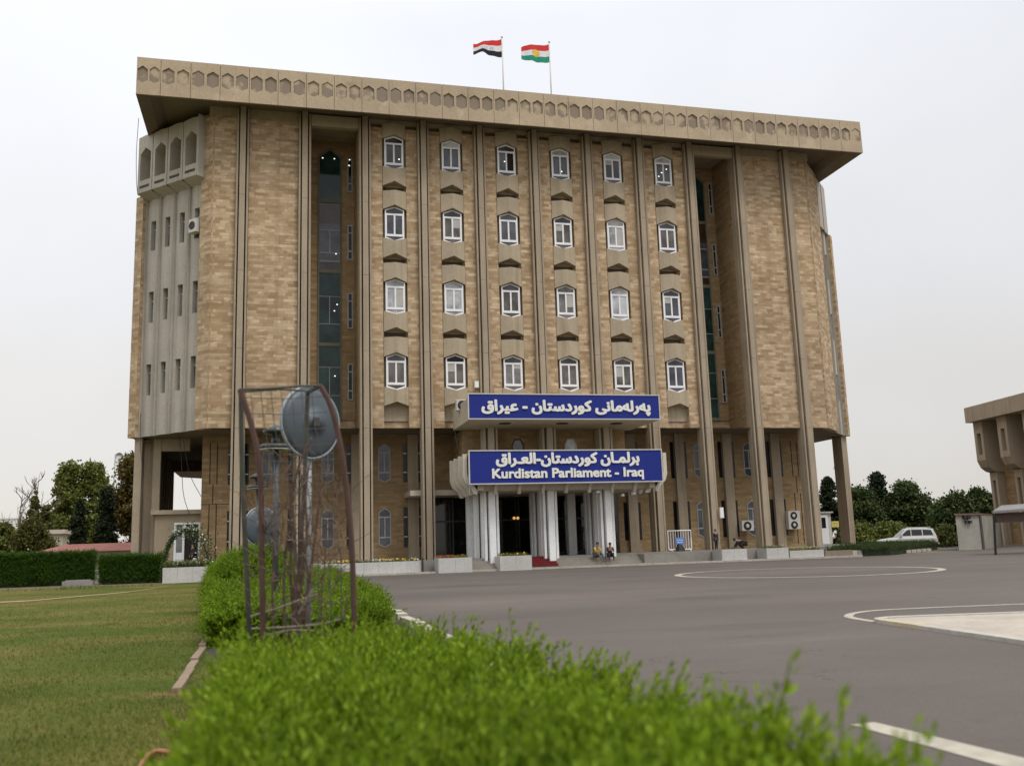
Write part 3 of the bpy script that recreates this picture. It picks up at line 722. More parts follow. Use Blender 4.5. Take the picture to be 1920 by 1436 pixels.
# entrance block: upper canopy, lower scalloped canopy, columns, lobby
g = MB(); g.box(13.75, 26.25, -4.75, YW+0.0, 8.38, 8.75); g.box(13.75, 13.95, -4.75, YW, 8.75, 9.75); g.box(26.05, 26.25, -4.75, YW, 8.75, 9.75); g.box(13.95, 26.05, -4.75, -4.55, 8.75, 9.95)
obj('upper_canopy', g, M['canopy'], B)
g = MB()
for xx in (16.4, 20.2, 23.9): g.lathe([(0.42, 0.0), (0.38, -0.05), (0.2, -0.06)], (xx, -3.2, 8.385))
parts('ceiling_light', g, M['gdark'], B)
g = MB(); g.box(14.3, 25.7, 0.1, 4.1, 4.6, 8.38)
obj('entrance_wall', g, M['stone_shaded'], B)
g = MB()
for x in (16.0, 20.0, 24.0):
    g.box(x-0.2, x+0.2, -1.0, -0.4, 4.6, 8.38); g.box(x-0.47, x-0.33, -0.8, -0.35, 4.6, 8.38); g.box(x+0.33, x+0.47, -0.8, -0.35, 4.6, 8.38); g.box(x-0.5, x+0.5, -0.42, 0.15, 4.6, 8.38)
parts('upper_pier', g, M['canopy'], B)
for xc in (18.05, 21.75):
    of = [(xc-0.42,5.2),(xc+0.42,5.2),(xc+0.42,7.35),(xc+0.2,7.75),(xc-0.2,7.75),(xc-0.42,7.35)]; inn = [(xc-.36,5.26),(xc+.36,5.26),(xc+.36,7.3),(xc+.17,7.68),(xc-.17,7.68),(xc-.36,7.3)]
    g = MB(); g.ring_y(of, inn, 0.03, 0.12); g.box(xc-.36, xc+.36, 0.04, 0.11, 6.1, 6.18); wf = obj('window', g, M['gdark'] if xc < 20 else M['alu'], B)
    g = MB(); g.prism_y(inn, 0.085, 0.095); obj('pane', g, GL[4] if xc < 20 else glass('pale_blind', (0.45, 0.49, 0.50)), wf)
# lower canopy: slab, coved fascia and ribs
cove = [(-4.6,6.25),(-4.6,5.1),(-4.5,4.7),(-4.15,4.35),(-4.0,4.08),(-3.6,4.08),(-3.6,6.25)]
g = MB(); g.box(14.35, 25.65, -3.6, 3.9, 4.1, 6.0)
g.prism_x(cove, 14.35, 25.65)
def covx(side):
    pts = [(YC+ (0 if True else 0), z) for YC, z in cove]
    return pts
for sgn, xe in ((-1, 13.6), (1, 26.4)):
    P = [(xe - sgn*(y+4.6)*1.0, z) for y, z in cove]           # same cove turned to the side
    g.prism_y(P, -4.6, 1.2)
obj('lower_canopy', g, M['canopy'], B)
g = MB()
rib = [(-4.85,6.3),(-4.85,4.95),(-4.72,4.55),(-4.35,4.2),(-4.2,3.86),(-4.0,3.86),(-3.9,6.3)]
for x in np.arange(13.9, 26.3, 1.52): g.prism_x(rib, x-0.09, x+0.09)
for sgn, xe in ((-1, 13.35), (1, 26.65)):
    P = [(xe - sgn*(y+4.85), z) for y, z in rib]
    for y in (-4.5, -3.05, -1.6, -0.15): g.prism_y(P, y-0.1, y+0.1)
parts('canopy_rib', g, weathered('canopy_rib_concrete', (0.60, 0.55, 0.45), (0.32, 0.27, 0.2), streak=0.3), B)
g = MB()
for px, py in ((1121,922),(1168,928),(1189,925),(1213,921),(1225,904)):
    p = gy(px, py, -4.1); g.lathe([(0.05, 0), (0.11, 0.02), (0.11, 0.10), (0.07, 0.16)], (p.x, p.y, p.z-0.08))
parts('spot_lamp', g, M['white'], B)
g = MB(); g.box(10.9, 14.4, 1.0, 3.9, 4.15, 4.5); obj('side_ledge', g, M['canopy'], B)
for x in (15.35, 19.15, 22.95):
    g = MB()
    for yy in (-3.55, -1.2):
        g.box(x-0.2, x+0.2, yy, yy+0.9, -0.45, 4.12); g.box(x-0.46, x-0.31, yy+0.25, yy+0.85, -0.45, 4.12); g.box(x+0.31, x+0.46, yy+0.25, yy+0.85, -0.45, 4.12); g.box(x-0.5, x+0.5, yy+0.8, yy+1.15, -0.3, 4.12)
    obj('column', g, M['wpaint'], B)
g = MB(); g.box(14.55, 15.15, 0.4, 0.9, 0, 4.12); g.box(21.62, 22.18, 0.9, 1.4, 0, 4.12); parts('inner_column', g, M['wpaint'], B)
g = MB(); g.box(12.3, 26.3, 3.72, 3.80, 0.0, 4.2); obj('lobby_glazing', g, M['door'], B)
g = MB()
for x in (12.6, 14.2, 16.3, 17.6, 18.9, 20.2, 21.5, 23.0, 24.6): g.box(x-0.05, x+0.05, 3.64, 3.73, 0, 4.2)
for z in (2.5, 0.12): g.box(12.3, 26.3, 3.65, 3.725, z-0.06, z+0.06)
parts('lobby_frame', g, plain('dark_frame', (0.035, 0.035, 0.034), 0.4), B)
g = MB()
for px, py in ((964,971),(971,971)): p = gy(px, py, 3.55); g.ball((p.x, p.y, p.z), 0.1)
parts('lobby_lamp', g, glow('orange_lamp', (1.0, 0.5, 0.12), 0.8), B)

# ------------------------------------------------------------------ signs
def vis(cs): return ''.join(chr(c) for c in reversed(cs))
W_ = dict(perleman=[0xFB58,0xFEEA,0xFEAD,0xFEDF,0xFEEA,0xFEE3,0xFE8E,0xFEE7,0xFBFD], kurd=[0xFB90,0xFEEE,0xFEAD,0xFEA9,0xFEB3,0xFE98,0xFE8E,0xFEE5],
          eraq=[0xFECB,0xFBFF,0xFEAE,0xFE8D,0xFED5], barlaman=[0xFE91,0xFEAE,0xFEDF,0xFEE4,0x640,0xFE8E,0xFEE5], kurd2=[0xFEDB,0xFEEE,0xFEAD,0xFEA9,0xFEB3,0xFE98,0xFE8E,0xFEE5],
          iraq=[0xFE8D,0xFEDF,0xFECC,0x640,0xFEAE,0xFE8D,0xFED5])
def lettering(text, parent, cx, zc, width, height, y, offset, depth=0.05, kurdish_v=False):
    """one mesh of raised letters: every character filled on its own so joined letters overlap cleanly"""
    cu = bpy.data.curves.new('tmp', 'FONT'); cu.size = 1.0
    to = bpy.data.objects.new('tmp', cu); C.objects.link(to)
    def wid(s):
        cu.body = s; cu.offset = 0; cu.extrude = 0; bpy.context.view_layer.update(); return to.dimensions.x
    base = wid('||'); xs = []; acc = 0.0; glyphs = []
    for ch in text:
        adv = wid('|'+ch+'|')-base
        if ch != ' ': glyphs.append((ch, acc))
        acc += adv
    V = []; F = []
    cu.offset = 0.004; bold = offset
    for k, (ch, x) in enumerate(glyphs):
        cu.body = ch; cu.extrude = 0.02; bpy.context.view_layer.update()
        dg = bpy.context.evaluated_depsgraph_get(); me = to.evaluated_get(dg).to_mesh()
        for q, (ddx, ddy) in enumerate(((0,0),(-bold,bold*.7),(bold,bold*.7),(-bold,-bold*.7),(bold,-bold*.7),(0,-bold),(0,bold))):   # thickened strokes
            n = len(V); dz = 0.0011*((k % 3)*7+q)
            V += [(v.co.x+x+ddx, v.co.y+ddy, v.co.z+(dz if v.co.z > 0 else 0)) for v in me.vertices]; F += [tuple(i+n for i in p.vertices) for p in me.polygons]
        to.to_mesh_clear()
        if kurdish_v and ch == chr(0xFBFF):           # small v above the yeh
            n = len(V); a = x+adv*0 + 0.12
            V += [(a-0.12,0.62,0.02),(a-0.05,0.62,0.02),(a+0.01,0.52,0.02),(a+0.07,0.62,0.02),(a+0.14,0.62,0.02),(a+0.04,0.43,0.02),(a-0.02,0.43,0.02)]; F.append((0,6,5,4,3,2,1))
    bpy.data.objects.remove(to); bpy.data.curves.remove(cu)
    A = np.array(V); x0, x1, y0, y1 = A[:,0].min(), A[:,0].max(), A[:,1].min(), A[:,1].max()
    sxx = width/(x1-x0); syy = height/(y1-y0)
    mb = MB(); mb.v = [(cx+(p[0]-(x0+x1)/2)*sxx, y-(p[2]+0.02)*depth/0.04, zc+(p[1]-(y0+y1)/2)*syy) for p in V]; mb.f = F
    return obj('lettering', mb, M['letter'], parent, uv=False)
def sign(name, tl, br, y, label):
    a = gy(*tl, y); b = gy(*br, y); x0, x1, z0, z1 = a.x, b.x, b.z, a.z
    t = empty(name, ((x0+x1)/2, y, z0), label, 'sign')
    g = MB(); g.box(x0+0.06, x1-0.06, y, y+0.14, z0+0.06, z1-0.06); obj('panel', g, M['blue'], t)
    g = MB(); g.ring_y([(x0,z0),(x1,z0),(x1,z1),(x0,z1)], [(x0+.07,z0+.07),(x1-.07,z0+.07),(x1-.07,z1-.07),(x0+.07,z1-.07)], y-0.04, y+0.16); obj('frame', g, M['alu'], t)
    return t
y1 = -4.9
t = sign('sign_board', (876.5, 737), (1238.5, 787), y1, 'upper blue sign board with a single line of white raised script over the canopy')
def fit(px0, px1, py0, py1, y):
    a = gy(px0, py0, y); b = gy(px1, py1, y); return (a.x+b.x)/2, (a.z+b.z)/2, b.x-a.x, a.z-b.z
cx, zc, w, h = fit(902, 1220, 749, 780, y1); lettering(vis(W_['eraq'])+' - '+vis(W_['kurd'])+' '+vis(W_['perleman']), t, cx, zc, w, h, y1, 0.040, kurdish_v=True)
y2 = -5.0
t = sign('sign_board', (878, 844), (1244, 903), y2, 'lower blue sign board with white raised script above the words Kurdistan Parliament - Iraq')
cx, zc, w, h = fit(929, 1199, 848.5, 873.5, y2); lettering(vis(W_['iraq'])+'-'+vis(W_['kurd2'])+' '+vis(W_['barlaman']), t, cx, zc, w, h, y2, 0.040)
cx, zc, w, h = fit(922, 1207, 878.5, 898.5, y2); lettering('Kurdistan Parliament - Iraq', t, cx, zc, w, h, y2, 0.030)

# ------------------------------------------------------------------ flags
def flagpole(px, pyb, pyt, y, label):
    b = gy(px, pyb, y); zt = gy(px, pyt, y).z
    t = empty('flagpole', (b.x, y, ZF1-0.03), label, 'flagpole', 'flagpoles on the roof')
    g = MB(); g.tube([(b.x,y,ZF1-0.03),(b.x,y,zt)], [0.06, 0.045], 10); obj('pole', g, M['acwhite'], t, smooth=True)
    g = MB(); g.ball((b.x, y, zt+0.06), 0.09); obj('finial', g, M['alu'], t, smooth=True)
    return b.x, zt
def flagmat(name, kind):
    m, t, b = nodes_of(name)
    uv = t.nodes.new('ShaderNodeUVMap'); s = t.nodes.new('ShaderNodeSeparateXYZ'); t.links.new(uv.outputs[0], s.inputs[0])
    r_ = t.nodes.new('ShaderNodeValToRGB'); r_.color_ramp.interpolation = 'CONSTANT'; e = r_.color_ramp.elements
    low = (0.012,0.012,0.02) if kind == 0 else (0.02,0.26,0.17)
    e[0].position = 0; e[0].color = rgba(low); e[1].position = 0.333; e[1].color = (0.72,0.72,0.76,1); x = e.new(0.667); x.color = (0.60,0.035,0.03,1)
    t.links.new(s.outputs['Y'], r_.inputs[0]); t.links.new(r_.outputs[0], b.inputs['Base Color']); b.inputs['Roughness'].default_value = 0.8
    tr = t.nodes.new('ShaderNodeBsdfTranslucent'); ms = t.nodes.new('ShaderNodeMixShader'); ms.inputs[0].default_value = 0.35
    t.links.new(r_.outputs[0], tr.inputs[0]); t.links.new(b.outputs[0], ms.inputs[1]); t.links.new(tr.outputs[0], ms.inputs[2]); t.links.new(ms.outputs[0], t.nodes['Material Output'].inputs[0])
    return m
def flag(x, zt, y, kind, label, top, bot):
    # top / bot: edge heights from hoist (0) to fly (1), metres below the pole top
    W, nx, nz = 2.12, 28, 12; mb = MB(); uvs = []
    def lerp(tab, u):
        for (a, va), (b, vb) in zip(tab, tab[1:]):
            if u <= b: return va+(vb-va)*(u-a)/(b-a)
        return tab[-1][1]
    for j in range(nz+1):
        for i in range(nx+1):
            u, v = i/nx, j/nz
            z = zt - (lerp(bot, u)*(1-v)+lerp(top, u)*v)
            mb.v.append((x-0.05-W*u, y+0.22*u*math.sin(7.5*u+1.2*v)+0.05*math.sin(16*u), z)); uvs.append((u, v))
    n = nx+1
    mb.f = [(j*n+i, j*n+i+1, (j+1)*n+i+1, (j+1)*n+i) for j in range(nz) for i in range(nx)]
    o = obj('flag', mb, flagmat('flag_cloth_%d' % kind, kind), origin=(x, y, zt-1.4), label=label, cat='flag', group='flags on the roof', smooth=True, uv=False)
    lay = o.data.uv_layers.new(name='UVMap')
    for lp in o.data.loops: lay.data[lp.index].uv = uvs[lp.vertex_index]
    def at(u, v):
        return (x-0.05-W*u, y+0.22*u*math.sin(7.5*u+1.2*v)+0.05*math.sin(16*u), zt-(lerp(bot, u)*(1-v)+lerp(top, u)*v))
    if kind == 1:
        mbs = MB(); cu_, cv_ = 0.5, 0.5; rays = 21; vs = []
        for i in range(rays*2):
            rr_ = 0.40 if i % 2 == 0 else 0.29; w = math.pi*i/rays
            p = at(cu_+rr_*math.sin(w)*0.42, cv_+rr_*math.cos(w)*0.62); vs.append((p[0], p[1]-0.012, p[2]))
        c = at(cu_, cv_); vs.append((c[0], c[1]-0.012, c[2]))
        mbs.add(vs, [(i, (i+1) % (rays*2), rays*2) for i in range(rays*2)])
        obj('sun_emblem', mbs, plain('sun_yellow', (0.72, 0.47, 0.06), 0.8, var=0.03), o)
    else:
        mbs = MB()
        for u0 in (0.30, 0.38, 0.52, 0.60, 0.68):
            for du, v0, v1 in ((0, 0.40, 0.58), (0.03, 0.42, 0.50)):
                a, b, c, d = at(u0+du, v0), at(u0+du+0.025, v0), at(u0+du+0.025, v1), at(u0+du, v1)
                mbs.quad(*[(p[0], p[1]-0.012, p[2]) for p in (a, b, c, d)])
        obj('green_script', mbs, plain('pale_green', (0.38, 0.50, 0.42), 0.8, var=0.03), o)
x, zt = flagpole(944, 163, 72, 2.0, 'white flagpole flying the red, white and black flag')
flag(x, zt-0.08, 2.0, 0, 'red, white and black tricolour flag with small green script', [(0,0.02),(.25,.2),(.6,.34),(1,.55)], [(0,1.5),(.3,1.45),(.5,1.42),(.72,1.28),(.85,1.3),(1,1.42)])
x, zt = flagpole(1033.5, 172, 81, 2.0, 'white flagpole flying the red, white and green flag')
flag(x, zt-0.12, 2.0, 1, 'red, white and green flag with a yellow sun', [(0,0.02),(.3,.2),(.6,.22),(.88,.2),(1,.4)], [(0,1.5),(.4,1.6),(.75,1.58),(.92,1.42),(1,1.35)])
# ================================================================== THINGS AROUND THE BUILDING
# ---------------------------------------------------------------- air conditioners
def ac_unit(px0, px1, py0, py1, y, fans, label, depth=0.45, xf=None):
    a = gy(px0, py0, y); b = gy(px1, py1, y); x0, x1, z0, z1 = a.x, b.x, b.z, a.z
    t = empty('air_conditioner', ((x0+x1)/2, y, z0), label, 'air conditioner', 'air conditioning units on the walls')
    g = MB(); g.box(x0, x1, y, y+depth, z0+0.03, z1); g.box(x0+0.1, x0+0.2, y+0.05, y+depth-0.05, z0, z0+0.03); g.box(x1-0.2, x1-0.1, y+0.05, y+depth-0.05, z0, z0+0.03)
    g.box(x0-0.01, x1+0.01, y-0.012, y+depth, z1-0.06, z1+0.01); obj('casing', g, M['acwhite'], t)
    n = fans; r_ = min((x1-x0)*0.40, (z1-z0)/n*0.42); cx = x0+(x1-x0)*0.46
    for i in range(n):
        cz = z0+(z1-z0)*(i+0.5)/n
        g = MB(); g.lathe([(r_,-0.008),(r_,-0.02),(r_*0.9,-0.03),(r_*0.9,-0.006)], (cx, y, cz), 20, 'y'); fg = obj('fan_grille', g, M['black'], t)
        g = MB(); g.lathe([(r_*0.42,-0.034),(r_*0.36,-0.045),(0.02,-0.047)], (cx, y, cz), 14, 'y'); obj('fan_hub', g, M['acwhite'], fg)
    return t
ac_unit(1391, 1414, 976, 995, 3.2, 1, 'small white air conditioner with one fan beside a ground floor window')
ac_unit(1477.5, 1502, 958, 992, 3.3, 2, 'tall white air conditioner with two fans on the right ground floor wall')
ac_unit(856, 879, 749, 770, -2.2, 1, 'white air conditioner on the left end of the upper canopy', 0.5)
p = cornerL(0.62, -0.15, 21.6)
t = empty('air_conditioner', p, 'white air conditioner high on the grey corner panels', 'air conditioner', 'air conditioning units on the walls')
g = MB(); g.xf = cornerL; g.box(0.2, 0.92, -0.15, 0.35, 21.6, 22.5); obj('casing', g, M['acwhite'], t)
g = MB(); g.xf = cornerL; g.lathe([(0.28,-0.158),(0.28,-0.17),(0.23,-0.18),(0.23,-0.156)], (0.6, 0, 22.05), 20, 'y'); obj('fan_grille', g, M['black'], t)
def small_box(px0, px1, py0, py1, y, label, cat, d=0.2):
    a = gy(px0, py0, y); b = gy(px1, py1, y)
    t = empty('junction_box', ((a.x+b.x)/2, y, b.z), label, cat)
    g = MB(); g.box(a.x, b.x, y, y+d, b.z, a.z); obj('box_body', g, M['acwhite'], t)
    g = MB(); g.box(a.x+0.04, b.x-0.04, y-0.012, y, b.z+0.04, a.z-0.04); obj('cover', g, M['white'], t)
small_box(889.5, 898.5, 714, 727, 0.25, 'small white box on the stone above the upper sign', 'junction box')
small_box(1349, 1358, 951, 971, -0.1, 'pale wall box on the pilaster left of the small air conditioner', 'junction box')

# ---------------------------------------------------------------- planters, flower beds
def planter(x0, x1, y0, y1, z0, z1, label, soil=True):
    t = empty('planter', ((x0+x1)/2, (y0+y1)/2, z0), label, 'planter', 'marble planters in front of the building')
    g = MB(); n = max(1, round((x1-x0)/0.85)); w = (x1-x0)/n
    g.ring_y([(0,0)]*3, [(0,0)]*3, 0, 0) if False else None
    for i in range(n):
        g.box(x0+i*w+0.004, x0+(i+1)*w-0.004, y0, y0+0.12, z0, z1)
    g.box(x0+0.01, x1-0.01, y1-0.1, y1, z0, z1); g.box(x0, x0+0.12, y0+0.12, y1-0.1, z0, z1); g.box(x1-0.12, x1, y0+0.12, y1-0.1, z0, z1)
    obj('slab_wall', g, [M['marble']], t)
    g = MB(); g.box(x0+0.12, x1-0.12, y0+0.12, y1-0.1, z0, z1-0.06); obj('soil_fill', g, bpy.data.materials['soil'], t)
    return t
PL = {}
def pl(px0, px1, pyt, pyb, y0, depth, label):
    a = gy(px0, pyt, y0); b = gy(px1, pyb, y0)
    planter(a.x, b.x, y0, y0+depth, min(b.z, RZ), a.z, label); return a.x, b.x, y0, y0+depth, a.z
PL['e'] = pl(600, 790, 1057.5, 1077, -4.3, 1.3, 'long low marble planter of flowers left of the entrance steps')
PL['c'] = pl(822, 886, 1046.5, 1073, -4.9, 1.6, 'square marble planter box with red flowers left of the white columns')
PL['d'] = pl(937, 998, 1042.5, 1068, -4.9, 1.6, 'square marble planter box with yellow flowers between the white columns')
PL['a'] = pl(1353, 1402, 1030, 1053, -4.5, 1.4, 'square marble planter box in front of the crouching person')
PL['b'] = pl(1437, 1480, 1027.5, 1050, -4.4, 1.3, 'square marble planter box by the last pilasters on the right')
PL['f'] = pl(1480.5, 1546, 1032, 1048.5, -4.35, 1.3, 'long low marble planter of yellow flowers at the right corner')
PL['g'] = pl(305, 388, 1064.5, 1079, -3.6, 1.0, 'low marble planter in front of the guard room door')
g = MB(); a = gy(1546, 1032.5, -4.3); b = gy(1600, 1044, -4.3); g.box(a.x+0.01, b.x, -4.3, -4.0, RZ-0.1, a.z)
obj('low_wall', g, weathered('brown_wall', (0.24, 0.19, 0.14), (0.14, 0.1, 0.07)), label='low brown retaining wall right of the flower planters', cat='wall')
# small dark bollard, red carpet, ramp
p = gy(792.5, 1071, -4.4)
t = empty('bollard', (p.x, -4.4, RZ), 'thin dark bollard at the end of the long flower planter', 'bollard')
g = MB(); g.tube([(p.x,-4.4,RZ),(p.x,-4.4,RZ+0.85)], 0.06, 10); obj('post', g, M['black'], t); g = MB(); g.ball((p.x,-4.4,RZ+0.88), 0.08); obj('cap', g, M['gdark'], t)
g = MB(); a = gy(1000, 1060, -4.3).x
prof = [(-2.0, 0.012)]
for i in range(5): prof += [(-3.0-0.32*i, 0.012-0.148*i), (-3.0-0.32*i-0.012, 0.012-0.148*(i+1))]
prof[-1] = (-4.3, RZ+0.16)
for (ya, za), (yb, zb) in zip(prof, prof[1:]): g.quad((a-0.7,ya,za),(a+1.7,ya,za),(a+1.7,yb,zb),(a-0.7,yb,zb))
obj('red_carpet', g, plain('carpet_red', (0.12, 0.008, 0.008), 0.95), label='dark red carpet running down the entrance steps', cat='carpet')
g = MB(); a = gy(1200, 1040, -3.5).x; b = gy(1290, 1058, -3.5).x
g.add([(a,-4.25,RZ-.1),(b,-4.25,RZ-.1),(b,-3.02,RZ-.1),(a,-3.02,RZ-.1),(a,-4.25,-0.05),(b,-4.25,RZ+.02),(b,-3.02,RZ+.02),(a,-3.02,-0.05)], [(0,3,2,1),(4,5,6,7),(0,1,5,4),(1,2,6,5),(2,3,7,6),(3,0,4,7)])
obj('ramp', g, M['paving'], kind='structure')

# ---------------------------------------------------------------- crowd barrier
y = -1.2; a = gy(1252, 994.5, y); b = gy(1297, 1030, y)
t = empty('crowd_barrier', ((a.x+b.x)/2, y, 0), 'white tubular crowd barrier with a small blue notice on the plaza', 'barrier')
x0, x1, z1 = a.x, b.x, a.z-0.02
g = MB(); g.tube([(x0,y,0.12),(x0,y,z1),(x1,y,z1),(x1,y,0.12),(x0,y,0.12)], 0.045, 8, cap=False); obj('frame', g, M['white'], t, smooth=True)
n = 9
for i in range(1, n):
    g = MB(); xx = x0+(x1-x0)*i/n; g.tube([(xx,y,0.12),(xx,y,z1)], 0.018, 6); obj('bar', g, M['white'], t)
for xx in (x0+0.15, x1-0.15): g = MB(); g.tube([(xx,y-0.3,0.02),(xx,y,0.12),(xx,y+0.3,0.02)], 0.03, 6); obj('foot', g, M['white'], t)
a = gy(1266, 1008, y-0.05); b = gy(1283, 1019.5, y-0.05)
g = MB(); g.box(a.x, b.x, y-0.08, y-0.05, b.z, a.z); nt_ = obj('notice', g, plain('notice_blue', (0.10, 0.22, 0.55), 0.5), t)
g = MB()
for k in range(2): zz = a.z-0.13-0.16*k; g.box(a.x+0.1, b.x-0.1, y-0.085, y-0.08, zz-0.05, zz)
obj('notice_line', g, plain('pale_line', (0.5, 0.58, 0.75), 0.6), nt_)
p = gy(1275, 1031, y-0.4)
g = MB(); g.lathe([(0.36,0),(0.34,0.1),(0.24,0.3),(0.16,0.46),(0.05,0.5)], (p.x, y-0.4, 0.0), 14); g.v = [(v[0]+0.03*math.sin(9*v[2]), v[1]+0.03*math.cos(7*v[0]), v[2]) for v in g.v]
obj('sack', g, plain('black_sack', (0.012,0.012,0.014), 0.7), label='slumped black sack at the foot of the white barrier', cat='sack', smooth=True)

# ---------------------------------------------------------------- potted dark plant against the inner white column
p = gy(1094, 1041, 0.2)
t = empty('potted_plant', (p.x, 0.2, 0), 'tall dark potted plant in front of the inner white column', 'plant')
g = MB(); g.lathe([(0.16,0),(0.22,0.35),(0.25,0.38),(0.2,0.38)], (p.x,0.2,0), 14); obj('pot', g, M['black'], t)
g = MB(); rr = random.Random(2)
for i in range(46):
    w = rr.uniform(0, 6.28); h = rr.uniform(0.5, 1.85); l = rr.uniform(0.18, 0.38); d = Vector((math.cos(w), math.sin(w), 0)); n_ = Vector((-d.y, d.x, 0))*0.05
    c = Vector((p.x, 0.2, h)); g.quad(c, c+d*l*0.5+n_+Vector((0,0,.1)), c+d*l+Vector((0,0,.02)), c+d*l*0.5-n_+Vector((0,0,.1)))
obj('leaves', g, plain('dark_leaf', (0.012, 0.018, 0.012), 0.6), t, uv=False)
g = MB(); g.tube([(p.x,0.2,0.3),(p.x+0.02,0.2,1.85)], 0.025, 6); obj('stem', g, M['gdark'], t)

# ---------------------------------------------------------------- people
SKIN = plain('skin', (0.30, 0.17, 0.11), 0.6, var=0.08, scale=8); HAIR = plain('dark_hair', (0.012, 0.009, 0.008), 0.6)
def skinmesh(pts, edges, sub=1):
    me = bpy.data.meshes.new('tmp'); me.from_pydata([p[0] for p in pts], edges, []); o = bpy.data.objects.new('tmp', me); C.objects.link(o)
    md = o.modifiers.new('s', 'SKIN'); md.use_smooth_shade = True; md.branch_smoothing = 0.3
    for v, p in zip(me.skin_vertices[0].data, pts): v.radius = (p[1], p[1]); v.use_root = False
    me.skin_vertices[0].data[0].use_root = True
    ss = o.modifiers.new('b', 'SUBSURF'); ss.levels = sub; ss.render_levels = sub
    dg = bpy.context.evaluated_depsgraph_get(); dg.update(); e = o.evaluated_get(dg).to_mesh()
    mb = MB(); mb.v = [tuple(v.co) for v in e.vertices]; mb.f = [tuple(p.vertices) for p in e.polygons]
    o.evaluated_get(dg).to_mesh_clear(); bpy.data.objects.remove(o); bpy.data.meshes.remove(me); return mb
def person(loc, rz, J, label, top, legs, scale=1.0, hair=None, shoe=(0.02,0.02,0.02), top_r=1.0, longskirt=False):
    """J: joints in metres, x = right of the figure, y = forward, z = up"""
    t = empty('person', loc, label, 'person'); org = Vector(loc)
    rot = Matrix.Rotation(rz, 3, 'Z')
    def W(p): return org + rot @ (Vector(p)*scale)
    def bake(mb): mb.v = [tuple(W(v)) for v in mb.v]; return mb
    names = ['pelvis','belly','chest','neck','head','crown','lsh','lel','lwr','lha','rsh','rel','rwr','rha','lhip','lkn','lan','lto','rhip','rkn','ran','rto']
    rad = dict(pelvis=.125, belly=.12, chest=.135, neck=.055, head=.088, crown=.075, lsh=.058, lel=.045, lwr=.032, lha=.038, rsh=.058, rel=.045, rwr=.032, rha=.038, lhip=.085, lkn=.058, lan=.04, lto=.035, rhip=.085, rkn=.058, ran=.04, rto=.035)
    ed = [('pelvis','belly'),('belly','chest'),('chest','neck'),('neck','head'),('head','crown'),('chest','lsh'),('lsh','lel'),('lel','lwr'),('lwr','lha'),('chest','rsh'),('rsh','rel'),('rel','rwr'),('rwr','rha'),
          ('pelvis','lhip'),('lhip','lkn'),('lkn','lan'),('lan','lto'),('pelvis','rhip'),('rhip','rkn'),('rkn','ran'),('ran','rto')]
    ix = {n: i for i, n in enumerate(names)}
    pts = [(Vector(J[n]), rad[n]) for n in names]; edges = [(ix[a], ix[b]) for a, b in ed]
    # five short fingers rooted in each palm
    for s_, wr, ha in (('l','lwr','lha'),('r','rwr','rha')):
        d = (Vector(J[ha])-Vector(J[wr])).normalized(); sd_ = d.orthogonal().normalized()
        for k, (off, ln) in enumerate(((-.028,.062),(-.010,.075),(.009,.07),(.027,.055),(-.045,.03))):
            q = Vector(J[ha])+sd_*off+d*(.03 if k < 4 else -.01); pts.append((q, .009)); edges.append((ix[ha], len(pts)-1)); pts.append((q+d*ln+Vector((0,0,-.008)), .008)); edges.append((len(pts)-2, len(pts)-1))
    body = skinmesh(pts, edges); n0 = len(body.v)
    f = (Vector(J['head'])-Vector(J['neck'])).normalized(); fw = Vector(J.get('face', (0,1,0))).normalized(); hd = Vector(J['head'])
    nose = hd+fw*0.095; body.add([nose+f*.02, nose+Vector((.014,0,0))-f*.018, nose-Vector((.014,0,0))-f*.018, nose+fw*.028-f*.014], [(0,1,3),(0,3,2),(1,2,3)])
    obj('body', bake(body), SKIN, t, smooth=True, uv=False)
    # clothes: the same skeleton, a little fuller, cut at cuffs and hem
    def cloth(name, sel, grow, col):
        p2 = [(Vector(J[n]), rad[n]*grow+0.012) for n in sel]; e2 = [(sel.index(a), sel.index(b)) for a, b in ed if a in sel and b in sel]
        obj(name, bake(skinmesh(p2, e2)), plain('cloth_'+name+'_%d' % len(bpy.data.materials), col, 0.9, var=0.12, scale=10), t, smooth=True, uv=False)
    J2 = J
    cloth('shirt', ['pelvis','belly','chest','lsh','lel','lwr','rsh','rel','rwr'] if top_r else ['pelvis','belly','chest','lsh','lel','rsh','rel'], 1.1, top)
    cloth('trousers', ['pelvis','lhip','lkn','lan','rhip','rkn','ran'], 1.12, legs)
    for a, b in (('lan','lto'),('ran','rto')):
        obj('shoe', bake(skinmesh([(Vector(J[a])-Vector((0,0,.01)), .047),(Vector(J[b]), .045)], [(0,1)])), plain('shoe_%d' % len(bpy.data.materials), shoe, 0.5), t, smooth=True, uv=False)
    hm = MB(); up = (Vector(J['crown'])-Vector(J['head'])).normalized(); c = hd+up*0.045-fw*0.022
    hm.ball((0,0,0), .098, .108, .098, 14, 9); q = Vector((0,0,1)).rotation_difference(up)
    hm.v = [tuple(c+q @ Vector(v)) for v in hm.v]; obj('hair', bake(hm), HAIR if hair is None else hair, t, smooth=True, uv=False)
    return t
STAND = dict(pelvis=(0,0,.93), belly=(0,0,1.1), chest=(0,0,1.33), neck=(0,.01,1.48), head=(0,.03,1.62), crown=(0,.01,1.69), lsh=(-.18,0,1.40), lel=(-.22,.0,1.13), lwr=(-.20,.1,.9), lha=(-.19,.13,.83),
             rsh=(.18,0,1.40), rel=(.22,0,1.13), rwr=(.20,.1,.9), rha=(.19,.13,.83), lhip=(-.09,0,.88), lkn=(-.1,.02,.48), lan=(-.1,-.02,.07), lto=(-.11,.13,.04), rhip=(.09,0,.88), rkn=(.1,.02,.48), ran=(.1,-.02,.07), rto=(.11,.13,.04))
